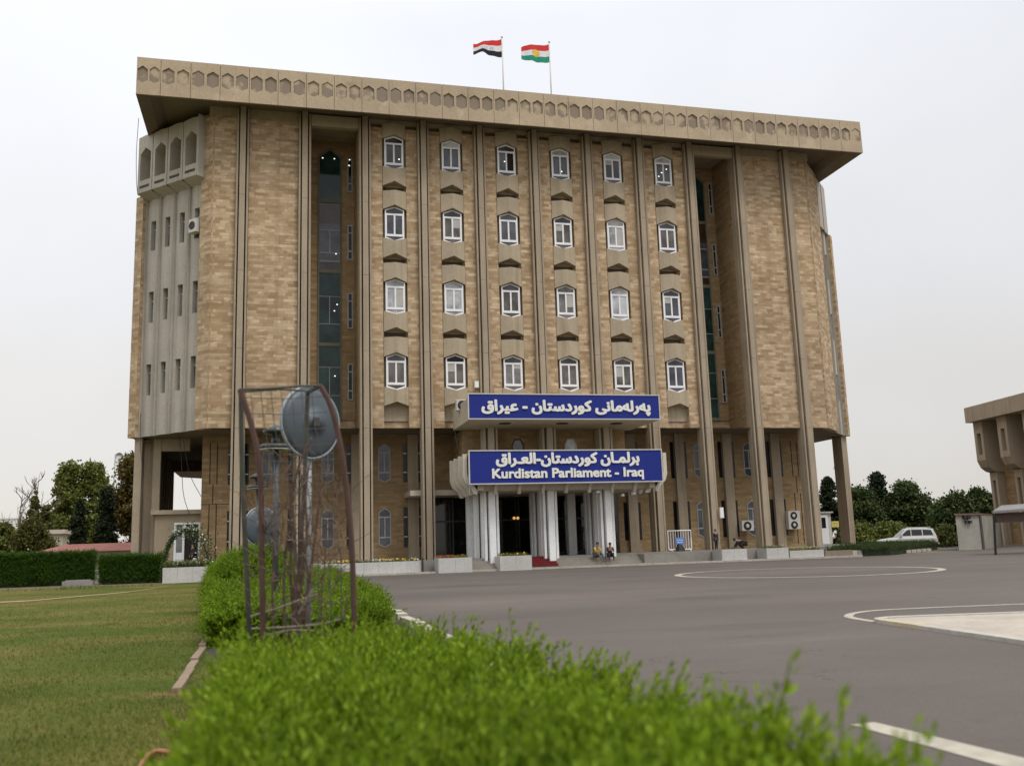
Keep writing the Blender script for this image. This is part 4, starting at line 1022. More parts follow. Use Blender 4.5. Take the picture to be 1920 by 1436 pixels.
def sit(lean=0.0, drop=0.42, arms=0.0):
    return dict(pelvis=(0,0,.12), belly=(0,.03+lean*.3,.30), chest=(0,.08+lean,.52), neck=(0,.12+lean*1.2,.66), head=(0,.17+lean*1.3,.80), crown=(0,.16+lean*1.3,.87), lsh=(-.18,.07+lean,.58), lel=(-.22,.22+lean,.36), lwr=(-.12,.42,.34+arms), lha=(-.06,.48,.34+arms),
                rsh=(.18,.07+lean,.58), rel=(.22,.22+lean,.36), rwr=(.12,.42,.32+arms), rha=(.06,.48,.32+arms), lhip=(-.1,.05,.11), lkn=(-.14,.46,.22), lan=(-.13,.66,.07-drop), lto=(-.14,.82,.03-drop), rhip=(.1,.05,.11), rkn=(.13,.47,.2), ran=(.15,.78,.07-drop), rto=(.16,.93,.03-drop))
p = gy(1343.5, 1031, -0.9); person((p.x, -0.9, 0), R(200), STAND, 'person in dark clothes standing upright beside a pilaster', (0.012,0.018,0.024), (0.01,0.014,0.018), 0.80)
p = gy(1117, 1040, -3.62); person((p.x, -3.62, -0.148), R(200), sit(0.06, 0.30), 'person in a yellow shirt and grey trousers sitting on the steps', (0.56,0.40,0.02), (0.09,0.085,0.08), 1.0, top_r=0)
p = gy(1144, 1040, -3.72); person((p.x, -3.72, -0.148), R(168), sit(0.02, 0.28, 0.08), 'person in black with a dark red front sitting by the last white column', (0.03,0.008,0.012), (0.012,0.012,0.014), 0.95)
p = gy(1388, 1031, -2.4)
CR = dict(pelvis=(0,-.35,.42), belly=(0,-.18,.50), chest=(0,.08,.56), neck=(0,.22,.60), head=(0,.35,.64), crown=(0,.40,.70), lsh=(-.17,.06,.52), lel=(-.2,.22,.32), lwr=(-.16,.34,.13), lha=(-.15,.38,.07), rsh=(.17,.06,.52), rel=(.2,.24,.32), rwr=(.16,.36,.13), rha=(.15,.40,.07),
          lhip=(-.1,-.33,.38), lkn=(-.16,.05,.34), lan=(-.14,-.25,.07), lto=(-.14,-.1,.04), rhip=(.1,-.33,.38), rkn=(.16,.05,.32), ran=(.14,-.27,.07), rto=(.14,-.12,.04))
person((p.x, -2.4, 0.0), R(80), CR, 'person in black crouching low behind a marble planter', (0.012,0.011,0.012), (0.014,0.013,0.013), 1.0)

# ---------------------------------------------------------------- guard room under the left corner
t = empty('guard_room', (-3.6, 5.4, 0), 'small beige guard room with a white door tucked under the left corner', 'guard room')
gx0 = gy(285, 1000, 5.0).x; gx1 = -2.36; zt = gy(330, 964, 5.0).z
g = MB(); g.box(gx0+0.15, gx1, 5.0, 9.0, 0, zt); obj('wall', g, weathered('beige_render', (0.34, 0.275, 0.19), (0.2,0.15,0.1), streak=0.2), t)
g = MB(); g.box(gx0-0.1, gx1, 4.75, 9.2, zt, zt+0.28); obj('roof', g, M['conc'], t)
a = gy(327, 980, 4.95); b = gy(374, 1052, 4.95); m_ = gy(343.5, 1000, 4.95).x; zb = 0.02
g = MB(); g.ring_y([(a.x,zb),(b.x,zb),(b.x,a.z),(a.x,a.z)], [(a.x+.14,zb+.08),(b.x-.12,zb+.08),(b.x-.12,a.z-.12),(a.x+.14,a.z-.12)], 4.9, 5.05); g.box(m_-0.05, m_+0.09, 4.91, 5.04, zb+.08, a.z-.12); g.box(m_+.09, b.x-.12, 4.92, 5.03, a.z-.42, a.z-.34); g.box(a.x+.14, m_-.05, 4.93, 5.02, zb+.08, zb+.95)
df = obj('door', g, M['white'], t)
g = MB(); g.box(a.x+.14, m_-.05, 4.96, 4.98, zb+.95, a.z-.12); obj('side_light', g, GL[4], df)
g = MB(); g.box(m_+.09, b.x-.12, 4.985, 4.995, zb+.08, a.z-.12); obj('open_doorway', g, M['dark'], df)
p = gy(361, 1049, 4.3)
person((p.x, 4.3, 0.0), R(120), STAND, 'person in dark clothes standing in the doorway of the guard room', (0.03,0.022,0.018), (0.015,0.014,0.014), 0.88)
p = gy(365, 1050, 4.0)
g = MB(); g.lathe([(0.12,0),(0.13,0.5),(0.11,0.52)], (p.x, 4.0, 0), 16); t = empty('litter_bin', (p.x, 4.0, 0), 'small steel bin standing beside the guard room door', 'bin'); obj('bin_body', g, M['alu'], t, smooth=True)
g = MB(); g.lathe([(0.135,0.52),(0.135,0.56),(0.05,0.6)], (p.x, 4.0, 0), 16); obj('lid', g, M['alu'], t, smooth=True)
# guard hut with white door behind the right pier
a = gd(1538, 962, 80); b = gd(1552, 1020, 80)
t = empty('guard_hut', (a.x, a.y, 0), 'narrow pale guard hut with a white door behind the right corner pier', 'guard hut')
g = MB(); g.box(a.x-1.5, b.x+0.35, a.y+0.05, a.y+2.5, 0, a.z); obj('wall', g, M['acwhite'], t)
g = MB(); g.box(a.x-1.6, b.x+0.5, a.y-0.15, a.y+2.6, a.z, a.z+0.12); obj('roof', g, M['alu'], t)
g = MB(); g.box(b.x-0.85, b.x, a.y-0.02, a.y+0.05, 0.02, a.z-0.15); dr = obj('door', g, M['white'], t)
g = MB(); g.box(b.x-0.62, b.x-0.22, a.y-0.035, a.y-0.02, a.z*0.52, a.z*0.86); obj('pane', g, GL[2], dr)
# yellow plate on the right pier
a = gy(1559, 977, 5.55); b = gy(1573.5, 988, 5.55); g = MB(); g.box(a.x, b.x, 5.55, 5.59, b.z, a.z)
o = obj('notice_plate', g, plain('yellow_plate', (0.52, 0.44, 0.12), 0.5), label='small yellow notice plate on the right corner pier', cat='notice')
g = MB(); g.box(a.x+.08, b.x-.08, 5.545, 5.55, a.z-0.17, a.z-0.12); obj('plate_line', g, M['conc'], o)
# hanging cables
def cable(pts, label, r_=0.02):
    g = MB(); g.tube(smooth([Vector(p) for p in pts], 3), r_, 5); obj('cable', g, M['gdark'], label=label, cat='cable')
cable([gy(264, 775, 4.9), gy(262, 820, 4.9), gy(267, 880, 4.9), gy(269, 960, 4.9), gy(264, 1040, 4.9)], 'pale grey cable hanging down the left corner pier')
cable([gy(337, 815, 4.5), gy(341, 880, 4.5), gy(343, 930, 4.5), gy(356, 966, 4.5)], 'left one of two thin cables hanging before the sky opening')
cable([gy(344, 825, 4.6), gy(354, 890, 4.6), gy(378, 932, 4.6)], 'right one of two thin cables hanging before the sky opening')
cable([gy(260, 222, 3), gy(255, 290, 3), gy(256, 350, 3), gy(259, 368, 3)], 'thin cable looping from the roof down to the grey corner block')
cable([gy(1574, 822, 5), gy(1571, 850, 5), gy(1563, 880, 5)], 'thin cable hanging beside the right corner pier')
cable([gy(852, 803, 0), gy(856, 830, -1), gy(863, 853, -2)], 'thin cable hanging from the upper canopy to the lower one')

# ---------------------------------------------------------------- round traffic mirrors seen from behind, garden lamps
def mirror(px, py, wpx, hpx, d, ppx, pbase, label, tilt):
    c = gd(px, py, d); r_ = hpx/2/FPX*d
    t = empty('traffic_mirror', (gd(ppx, py, d).x, c.y, RZ), label, 'traffic mirror', 'round traffic mirrors among the hedges')
    px_ = gd(ppx, py, d)
    g = MB(); g.tube([(px_.x, c.y+0.12, RZ), (px_.x, c.y+0.12, c.z+r_*0.98)], 0.042, 12); obj('pole', g, plain('galvanised', (0.30,0.31,0.31), 0.5, 0.4, var=0.2, scale=6), t, smooth=True)
    rot = Matrix.Rotation(tilt, 3, 'Z')
    def put(mb): mb.v = [tuple(c + rot @ Vector(v)) for v in mb.v]; return mb
    g = MB(); g.lathe([(r_*0.12,-0.10),(r_*0.5,-0.07),(r_*0.85,-0.03),(r_*0.97,0.0),(r_*0.97,0.03)], (0,0,0), 40, 'y'); obj('dish_back', put(g), plain('grey_blue_dish', (0.06,0.076,0.09), 0.45, var=0.12, scale=2), t, smooth=True)
    g = MB(); pts = [Vector((math.cos(2*math.pi*i/40)*r_, 0.02, math.sin(2*math.pi*i/40)*r_)) for i in range(41)]; g.tube(pts, 0.022, 8, cap=False); obj('rim', put(g), plain('pale_rim', (0.24,0.27,0.29), 0.4), t, smooth=True)
    g = MB(); g.box(-0.05, 0.05, -0.12, -0.05, -0.06, 0.06); obj('clamp', put(g), M['gdark'], t)
mirror(584, 792, 108, 134, 13.0, 580, 1200, 'large round grey blue traffic mirror seen from behind inside the cage', R(36))
mirror(490, 987, 54, 72, 27.0, 477, 1110, 'small low round traffic mirror seen from behind near the left of the cage', R(32))
def lamp(px, pt, d, label):
    b = gd(px, pt, d); t = empty('garden_lamp', (b.x, b.y, RZ), label, 'lamp', 'black garden lamps in the hedge')
    g = MB(); g.tube([(b.x,b.y,RZ),(b.x,b.y,b.z)], [0.07,0.05], 12); obj('post', g, plain('slate_post', (0.05,0.055,0.065), 0.5), t, smooth=True)
    g = MB(); g.lathe([(0.05,-0.25),(0.30,-0.22),(0.34,-0.18),(0.28,-0.12),(0.08,-0.1),(0.08,0.08),(0.24,0.1),(0.26,0.16),(0.05,0.27)], (b.x-0.02,b.y,b.z), 24); obj('lantern', g, plain('lamp_black', (0.025,0.028,0.03), 0.35), t, smooth=True)
    g = MB(); g.lathe([(0.31,-0.235),(0.31,-0.215),(0.1,-0.205)], (b.x-0.02,b.y,b.z), 24); obj('lantern_rim', g, M['alu'], t, smooth=True)
lamp(519, 822, 19.0, 'taller black garden lamp with a two tiered head beside the large mirror')
lamp(484, 903, 30.0, 'shorter black garden lamp behind the cage, left of the taller one')

# ---------------------------------------------------------------- wire cage round a dead sapling
d0 = 8.8
def cg(px, py, dd=0.0): return gd(px, py, d0+dd)
t = empty('tree_cage', tuple(gd(560, 1366, d0)), 'rusty leaning wire tree cage around a bare sapling in the hedge', 'cage')
rust = weathered('rusty_bar', (0.105, 0.062, 0.05), (0.06, 0.03, 0.02), streak=0.5, scale=5, rough=0.8); gsteel = weathered('green_grey_bar', (0.085, 0.085, 0.07), (0.05, 0.035, 0.025), streak=0.6, scale=5)
for pts, m_, r_ in (([(450,730),(470,790),(487,860),(490,960),(491,1080),(494,1230),(496,1370)], rust, 0.028), ([(601,724),(622,760),(641,845),(652,930),(660,1020),(663,1120),(666,1240),(668,1370)], rust, 0.027),
                    ([(452,735),(453,850),(457,960),(463,1080),(470,1230),(474,1370)], gsteel, 0.026), ([(577,735),(574,820),(570,930),(562,1050),(556,1200),(552,1370)], gsteel, 0.022)):
    g = MB(); P = smooth([cg(px, py, 0.55 if m_ is gsteel else 0.0) for px, py in pts], 2)
    n = len(P); 
    g.tube(P, r_, 6); obj('upright', g, m_, t)
g = MB(); g.tube([cg(450,730), cg(500,729), cg(560,724), cg(601,723)], 0.012, 6); g.tube([cg(452,735,.55), cg(520,730,.55), cg(577,733,.55)], 0.01, 6); g.tube([cg(450,730), cg(452,735,.55)], 0.012, 6); g.tube([cg(601,723), cg(577,735,.55)], 0.022, 6)
obj('top_rail', g, gsteel, t)
g = MB()
for i in range(1, 8):
    u = i/8; x0_, x1_ = 450+152*u, 494+170*u
    g.tube([cg(x0_, 729-5*u), cg(x0_+8, 800), cg((x0_+x1_)/2+2, 900), cg(x1_-4, 1040), cg(x1_, 1220)], 0.0048, 4)
for k in range(16):
    v = k/16; yy = 745+470*v; w = max(0, min(1, (yy-730)/330)); xl = 450+40*min(1, w*1.6); xr = 604+60*w
    g.tube([cg(xl, yy), cg((xl+xr)/2, yy+3), cg(xr, yy-2)], 0.0048, 4)
obj('wire_mesh', g, plain('wire', (0.10,0.095,0.085), 0.6, 0.3), t, uv=False)
# sapling and dry twigs
bark = weathered('bare_bark', (0.155, 0.10, 0.075), (0.08, 0.045, 0.03), streak=0.5, scale=6)
t = empty('sapling', tuple(gd(545, 1366, d0+0.3)), 'bare dry sapling with tangled twigs inside the wire cage', 'sapling')
for pts, r_ in (([(535,1370),(545,1210),(556,1100),(552,1010),(546,930),(560,870),(585,820)], 0.03), ([(548,1240),(575,1120),(588,1030),(596,960),(604,905)], 0.02), ([(543,1250),(530,1120),(536,1020),(548,960),(540,900),(533,850)], 0.018), ([(566,1260),(560,1130),(572,1040),(560,960),(566,890)], 0.022), ([(520,1240),(508,1120),(515,1030),(506,960)], 0.012), ([(610,1240),(600,1130),(612,1040),(606,960),(590,900)], 0.011), ([(552,1250),(548,1140),(566,1060),(578,1000),(571,930),(580,870)], 0.024), ([(538,1250),(552,1150),(541,1060),(553,990)], 0.026), ([(584,1250),(570,1150),(580,1080),(562,1000),(572,940)], 0.017)):
    P = smooth([cg(px, py, 0.3) for px, py in pts], 2); n = len(P); g = MB(); g.tube(P, [r_*(1-0.75*i/n) for i in range(n)], 7); obj('stem', g, bark, t, smooth=True)
g = MB(); rr = random.Random(21)
for i in range(140):
    px, py = rr.uniform(485, 648), rr.uniform(880, 1180); L_ = rr.uniform(30, 110); w = rr.uniform(-2.9, -0.2); dd = rr.uniform(-.25, .5); P = [cg(px, py, dd)]
    for k in range(5):
        w += rr.uniform(-.35, .35); px += math.cos(w)*L_/5; py += math.sin(w)*L_/5; P.append(cg(px, py, dd+rr.uniform(-.05,.05)))
    g.tube(P, [0.007,0.006,0.005,0.004,0.003,0.002], 4)
obj('twigs', g, bark, t, uv=False)
g = MB(); pale = plain('pale_twig', (0.30,0.26,0.20), 0.8)
for pts in ([(470,1155),(520,1140),(560,1125),(600,1112)], [(472,1178),(540,1175),(600,1170),(640,1160)], [(500,1190),(545,1180),(590,1182),(620,1190)], [(463,1218),(490,1216),(520,1222)], [(560,1150),(575,1125),(590,1100)]):
    g.tube([cg(px, py, 0.1) for px, py in pts], [0.011]*(len(pts)-1)+[0.006], 5)
obj('dry_branch', g, pale, t, uv=False)

# ---------------------------------------------------------------- hose on the lawn
P = smooth([gz(px, py, LZ+0.015)+Vector((0,0,h)) for px, py, h in ((250,1460,.0),(262,1440,.0),(272,1424,.012),(290,1412,.02),(312,1412,.012),(335,1414,.005),(380,1418,.0),(430,1425,.0))], 3)
g = MB(); g.tube(P, 0.018, 10); obj('hose', g, plain('orange_hose', (0.30, 0.12, 0.05), 0.55), label='faded orange hose curling over the lawn at the hedge foot', cat='hose', smooth=True)

# ---------------------------------------------------------------- cars
def car_body(prof, cab, L_, W_, t, paint, glassm, org, rot):
    pass
def suv(loc, heading, label):
    t = empty('parked_car', loc, label, 'car'); org = Vector(loc); rot = Matrix.Rotation(heading, 3, 'Z')
    def put(mb): mb.v = [tuple(org + rot @ Vector(v)) for v in mb.v]; return mb
    paint = plain('pearl_paint', (0.60, 0.585, 0.55), 0.28, 0.0, var=0.03); dk = plain('car_glass', (0.015,0.016,0.018), 0.05); tr = M['black']
    # lower body: profile stations along the length (x forward), with rounded sides
    low = [(-2.45,.62,.98),(-2.40,.40,1.10),(-1.6,.34,1.13),(0.4,.34,1.12),(1.0,.34,1.10),(1.2,.36,1.08),(2.0,.38,1.00),(2.35,.40,.90),(2.47,.48,.78)]
    mb = MB(); rings = []
    for x, z0, z1 in low:
        hw = 0.97 if abs(x) < 2.0 else (0.93 if abs(x) < 2.42 else 0.84)
        rings.append([(x,-hw*.9,z0),(x,-hw,z0+.12),(x,-hw,z1-.16),(x,-hw*.93,z1),(x,hw*.93,z1),(x,hw,z1-.16),(x,hw,z0+.12),(x,hw*.9,z0)])
    vs = [p for r_ in rings for p in r_]; fs = [tuple(range(8)), tuple(range(8*len(rings)-1, 8*len(rings)-9, -1))]
    for i in range(len(rings)-1):
        for k in range(8): fs.append((i*8+k, i*8+(k+1)%8, (i+1)*8+(k+1)%8, (i+1)*8+k))
    mb.add(vs, fs)
    cab = [(-2.38,1.09,1.12),(-2.15,1.12,1.78),(-1.6,1.12,1.88),(-0.2,1.12,1.90),(0.15,1.11,1.84),(0.95,1.09,1.14)]
    rings = []
    for x, z0, z1 in cab: rings.append([(x,-.89,z0),(x,-.89+.2*(z1-z0)/.78,z1-.05),(x,-.62,z1),(x,.62,z1),(x,.89-.2*(z1-z0)/.78,z1-.05),(x,.89,z0)])
    vs = [p for r_ in rings for p in r_]; fs = [tuple(range(6)), tuple(range(6*len(rings)-1, 6*len(rings)-7, -1))]
    for i in range(len(rings)-1):
        for k in range(6): fs.append((i*6+k, i*6+(k+1)%6, (i+1)*6+(k+1)%6, (i+1)*6+k))
    mb.add(vs, fs); bo = obj('body', put(mb), paint, t, smooth=False)
    for s_ in (-1, 1):
        for pts in ([(-2.1,1.22),(-1.95,1.68),(-1.25,1.74),(-1.22,1.22)], [(-1.14,1.22),(-1.16,1.74),(-0.28,1.75),(-0.26,1.22)], [(-0.18,1.22),(-0.20,1.75),(0.08,1.72),(0.62,1.27),(0.62,1.22)]):
            g = MB(); yv = lambda z: s_*(0.89-0.2*(z-1.12)/.78*0.95+0.006)
            g.add([(x, yv(z), z) for x, z in pts]+[(x, yv(z)-s_*.01, z) for x, z in pts], [tuple(range(len(pts)))]+[(i,(i+1)%len(pts),(i+1)%len(pts)+len(pts),i+len(pts)) for i in range(len(pts))])
            obj('side_window', put(g), dk, t)
        g = MB(); g.box(2.30, 2.485, s_*0.62-0.17, s_*0.62+0.17, 0.70, 0.86); obj('headlight', put(g), plain('headlamp', (0.5,0.52,0.55), 0.1), t)
        g = MB(); g.box(-2.47, -2.34, s_*0.80-0.09, s_*0.80+0.13, 0.82, 1.06); obj('tail_light', put(g), plain('tail_red', (0.35,0.015,0.01), 0.25), t)
        g = MB(); g.box(0.58, 0.74, s_*0.99-0.10, s_*0.99+0.10, 1.18, 1.34); obj('wing_mirror', put(g), paint, t)
        g = MB(); g.tube([(-1.9,s_*.6,1.93),(-0.2,s_*.6,1.96)], 0.02, 6); obj('roof_rail', put(g), M['alu'], t)
        for x in (-1.5, 1.5):
            g = MB(); g.lathe([(0.40,-.13),(0.40,.13),(0.30,.14),(0.30,-.14)], (x, s_*.86, .40), 24, 'y'); wt = obj('wheel', put(g), tr, t, smooth=False)
            g = MB(); g.lathe([(0.27,-.145),(0.27,.145),(0.08,.15),(0.08,-.15)], (x, s_*.86, .40), 16, 'y'); obj('rim', put(g), M['alu'], wt)
    g = MB(); g.add([(0.99,-.72,1.13),(0.99,.72,1.13),(0.22,.62,1.80),(0.22,-.62,1.80)], [(0,1,2,3)]); obj('windscreen', put(g), dk, t)
    g = MB(); g.box(2.40, 2.50, -0.42, 0.42, 0.66, 0.84); obj('grille', put(g), plain('chrome', (0.3,0.3,0.3), 0.2, 0.8), t)
    g = MB(); g.box(2.36, 2.52, -0.9, 0.9, 0.40, 0.58); g.box(-2.52, -2.36, -0.9, 0.9, 0.42, 0.60); obj('bumper', put(g), paint, t)
    return t
p = gz(1702, 1030, RZ); suv((p.x, p.y, RZ), R(157), 'white off road car parked by the trees beyond the road')
p = gd(1603, 1021, 105)
suv((p.x, p.y, p.z-1.55), R(160), 'white car half hidden behind the low hedge, only its roof showing')

# ---------------------------------------------------------------- shed, shelter, right-hand building
def metal(name, c):
    m, t_, b = nodes_of(name); uv = t_.nodes.new('ShaderNodeUVMap'); w = t_.nodes.new('ShaderNodeTexWave'); w.wave_type = 'BANDS'; w.bands_direction = 'X'; w.inputs['Scale'].default_value = 1.6; w.inputs['Distortion'].default_value = 0
    t_.links.new(uv.outputs[0], w.inputs['Vector']); col = mixn(t_, tuple(x*.82 for x in c), tuple(x*1.1 for x in c), rng_map(t_, noise(t_, 0.8), .3, .7)); t_.links.new(col, b.inputs['Base Color']); b.inputs['Roughness'].default_value = 0.7; b.inputs['Specular IOR Level'].default_value = 0.1
    bump(t_, b, w.outputs['Fac'], 0.6, 0.04); return m
D = 74.0
a = gd(1791, 966, D); b = gd(1843, 1021, D); c = gd(1862, 1018, D+5)
t = empty('shed', (a.x, a.y, RZ), 'grey corrugated metal shed with two round vents beyond the road', 'shed')
ax = Vector((b.x-a.x, b.y-a.y, 0)); ay = Vector((c.x-b.x, c.y-b.y, 0)); zt = a.z
base = [Vector((a.x,a.y,0)), Vector((a.x,a.y,0))+ax, Vector((a.x,a.y,0))+ax+ay*2, Vector((a.x,a.y,0))+ay*2]
g = MB(); g.prism_z([(q.x,q.y) for q in base], RZ, zt); obj('wall', g, metal('corrugated_grey', (0.36,0.345,0.30)), t)
g = MB(); cen = sum(base, Vector())/4; g.prism_z([((q.x-cen.x)*1.04+cen.x, (q.y-cen.y)*1.04+cen.y) for q in base], zt, zt+0.12); obj('roof', g, plain('rust_edge', (0.16,0.10,0.07), 0.8), t)
nrm = Vector((ax.y, -ax.x, 0)).normalized(); nrm = nrm if nrm.dot(CAM-base[0]) > 0 else -nrm
for px in (1809.5, 1817):
    q = gd(px, 969.5, D-0.05); q = Vector((q.x,q.y,q.z)); u_ = ax.normalized(); pts = [q+nrm*0.06+u_*math.cos(w)*0.15+Vector((0,0,1))*math.sin(w)*0.15 for w in [k*math.pi/8 for k in range(16)]]
    g = MB(); n = len(pts); g.add(pts+[v-nrm*0.3 for v in pts], [tuple(range(n))]+[(i,(i+1)%n,(i+1)%n+n,i+n) for i in range(n)]); obj('vent', g, M['black'], t)
for px in (1812, 1820): q = gd(px, 978, D-0.05); g = MB(); g.box(q.x-0.08, q.x+0.08, q.y-0.08, q.y+0.2, q.z-0.12, q.z+0.1); obj('outlet', g, M['gdark'], t)
q = base[1]+nrm*0.03; g = MB(); g.box(q.x-0.08, q.x+0.08, q.y-0.08, q.y+0.08, RZ, zt); obj('corner_post', g, plain('dark_corner', (0.09,0.07,0.055), 0.8), t)
# shelter with thin dark post
q0 = gz(1867, 1040, RZ); dq = (Vector(q0)-CAM).dot(FWD)
tl, tr_, bl, br = gd(1861, 958, dq), gd(1990, 948, dq), gd(1878, 947, dq+3.5), gd(1990, 940, dq+3.5)
t = empty('shelter', (q0.x, q0.y, RZ), 'car shelter with a flat grey roof on a thin dark post', 'shelter')
g = MB(); P = [tl, tr_, br, bl]; g.add(P+[v-Vector((0,0,.14)) for v in P], [(0,1,2,3),(7,6,5,4)]+[(i,(i+1)%4,(i+1)%4+4,i+4) for i in range(4)]); obj('roof', g, metal('roof_sheet', (0.22,0.212,0.205)), t)
g = MB(); g.tube([(q0.x,q0.y,RZ), (gd(1863, 960, dq).x, gd(1863, 960, dq).y, tl.z-0.14)], 0.07, 8); obj('post', g, M['black'], t)
qb = gd(1985, 1040, dq); g = MB(); g.tube([(qb.x,qb.y,RZ),(qb.x,qb.y,tr_.z-.14)], 0.07, 8); obj('post', g, M['black'], t)
a, b = gd(1866, 962, dq+0.3), gd(1990, 976, dq+0.3); g = MB(); g.add([(a.x,a.y,b.z),(b.x,b.y,b.z),(b.x,b.y,a.z),(a.x,a.y,a.z),(a.x,a.y+.1,b.z),(b.x,b.y+.1,b.z),(b.x,b.y+.1,a.z),(a.x,a.y+.1,a.z)], [(0,1,2,3),(7,6,5,4),(0,4,5,1),(3,2,6,7)]); obj('valance', g, plain('brown_valance', (0.075,0.045,0.035), 0.7), t)
# second stone building, far right: facade runs towards the viewer
D = 96.0
cr_ = gd(1807, 765.5, D); th = R(9.1); ux = Vector((-math.sin(th), -math.cos(th), 0)); nx = Vector((-math.cos(th), math.sin(th), 0))   # along the facade, outward
o0 = Vector((cr_.x, cr_.y, 0)); zt = cr_.z; zf = gd(1809, 794, D).z
def Rb(u, w, z): q = o0+ux*u-nx*w; return (q.x, q.y, z)
t = empty('office_building', tuple(o0+ux*12+Vector((0,0,RZ))), 'brown stone building at the right edge with stepped concrete piers under a plain roof band', 'building')
g = MB(); g.xf = Rb; g.box(0, 40, 0, 26, zf, zt); obj('roof', g, M['conc'], t)
g = MB(); g.xf = Rb; g.box(0.5, 40, 2.45, 24, RZ, zf-0.01); obj('wall', g, M['stone_shaded'], t)
zm = gd(1838, 866, D).z
for k in range(8):
    u0 = 0.3+k*4.0
    g = MB(); g.xf = Rb
    hw = 0.75
    for ua, ub in ((u0, u0+0.42), (u0+1.08, u0+1.5)): g.prism_x([(0.6,zm),(0.9,zm-0.7),(1.4,zm-1.1),(1.8,zm-1.2),(2.5,zm-1.2),(2.5,zf-.02),(0.6,zf-.02)], ua, ub)
    g.prism_x([(0.6,zf-1.2),(2.5,zf-1.2),(2.5,zf-.02),(0.6,zf-.02)], u0+0.42, u0+1.08); g.prism_x([(0.6,zm),(0.9,zm-0.7),(1.4,zm-1.1),(2.5,zm-1.2),(2.5,zm+0.6),(0.6,zm+0.6)], u0+0.42, u0+1.08)
    g.box(u0+0.1, u0+0.45, 1.7, 2.5, RZ, zm-1.21); g.box(u0+0.95, u0+1.3, 1.7, 2.5, RZ, zm-1.21); g.box(u0+0.45, u0+0.95, 1.7, 2.5, zm-2.0, zm-1.21)
    obj('pier', g, M['conc'], t)
    g = MB(); g.xf = Rb; g.box(u0+0.42, u0+1.08, 1.3, 1.4, zm+0.6, zf-1.2); g.box(u0+0.45, u0+0.95, 2.1, 2.2, 1.0, zm-2.0); parts('slit_window', g, M['dark'], t)
# ---------------------------------------------------------------- far left: red roofed house, pale blocks, mast
D = 88.0
a, b = gd(58, 1034, D), gd(250, 1034, D)
t = empty('house', ((a.x+b.x)/2, (a.y+b.y)/2, RZ), 'low beige house with a faded red metal roof behind the hedges', 'house')
ux = (b-a); ux.z = 0; Lh = ux.length; ux.normalize(); uy = Vector((-ux.y, ux.x, 0)); o0 = Vector((a.x, a.y, 0)); ze = gd(150, 1034, D).z; zr = gd(150, 1020.5, D).z+0.1
def Hs(u, w, z): q = o0+ux*u+uy*w; return (q.x, q.y, z)
g = MB(); g.xf = Hs; g.box(0.6, Lh+2, 0.5, 6.5, RZ, ze); obj('wall', g, plain('house_beige', (0.34,0.28,0.20), 0.9), t)
g = MB(); g.xf = Hs; g.add([(0,0,ze),(Lh+3,0,ze),(Lh+3,3.4,zr),(1.6,3.4,zr),(Lh+3,7,ze),(0,7,ze)], [(0,1,2,3),(3,2,4,5),(0,3,5),(0,5,4,1)]); obj('roof', g, metal('red_sheet', (0.30,0.125,0.10)), t)
g = MB(); g.xf = Hs; q = 0.62*Lh; g.lathe([(0.17,0.44),(0.17,0.49)], (q, 0, RZ+1.3), 14, 'y'); obj('vent', g, M['black'], t)
def block(px0, px1, py0, py1, d, col, label, win=True):
    a, b = gd(px0, py0, d), gd(px1, py1, d); t = empty('building', ((a.x+b.x)/2, (a.y+b.y)/2, RZ), label, 'building')
    w = b.x-a.x; g = MB(); g.box(a.x, b.x, a.y, a.y+w*0.6+6, RZ, a.z); obj('wall', g, plain('far_wall_%d' % px0, col, 0.9, var=0.06), t)
    g = MB(); g.box(a.x-0.3, b.x+0.3, a.y-0.3, a.y+w*0.6+6.3, a.z, a.z+0.5); obj('roof', g, plain('far_roof_%d' % px0, tuple(x*1.1 for x in col), 0.9, var=0.05), t)
    if win:
        g = MB(); n = max(2, int(w/4)); h = (a.z-RZ)/4
        for i in range(n):
            for k in range(1, 4): xx = a.x+(i+0.5)*w/n; g.box(xx-0.7, xx+0.7, a.y-0.05, a.y+0.1, RZ+k*h+0.4, RZ+k*h+h*0.6)
        parts('window', g, GL[4], t)
block(-40, 28, 974, 1000, 320, (0.62,0.62,0.60), 'pale far apartment block at the left edge')
block(92, 116, 1001, 1030, 112, (0.48,0.43,0.34), 'small cream block between the left trees', False)
block(1738, 1762, 944, 980, 330, (0.46,0.40,0.34), 'pale far block in the gap between the right trees')
D = 200
b0, t0 = gd(213, 1000, D), gd(218.5, 851, D)
t = empty('antenna_mast', (b0.x, b0.y, RZ), 'thin lattice antenna mast with a drum dish behind the left trees', 'mast')
g = MB(); hgt = t0.z-RZ; cx_, cy_ = t0.x, t0.y
for k in range(3):
    w = k*2.094; g.tube([(cx_+math.cos(w)*1.0, cy_+math.sin(w)*1.0, RZ), (cx_+math.cos(w)*0.45, cy_+math.sin(w)*0.45, t0.z)], 0.045, 5)
n = 22
for i in range(n):
    z0, z1 = RZ+hgt*i/n, RZ+hgt*(i+1)/n; r0, r1 = 1-0.55*i/n, 1-0.55*(i+1)/n
    for k in range(3):
        w0, w1 = k*2.094, (k+1)*2.094; g.tube([(cx_+math.cos(w0)*r0, cy_+math.sin(w0)*r0, z0), (cx_+math.cos(w1)*r1, cy_+math.sin(w1)*r1, z1)], 0.022, 4)
obj('lattice', g, plain('mast_grey', (0.35,0.35,0.36), 0.5), t, uv=False)
q = gd(225, 856, D); g = MB(); g.lathe([(0.75,-0.5),(0.8,-0.4),(0.8,0.4),(0.7,0.5)], (q.x, q.y-0.6, q.z), 18, 'y'); obj('drum_dish', g, plain('dish_grey', (0.45,0.45,0.46), 0.5), t, smooth=True)
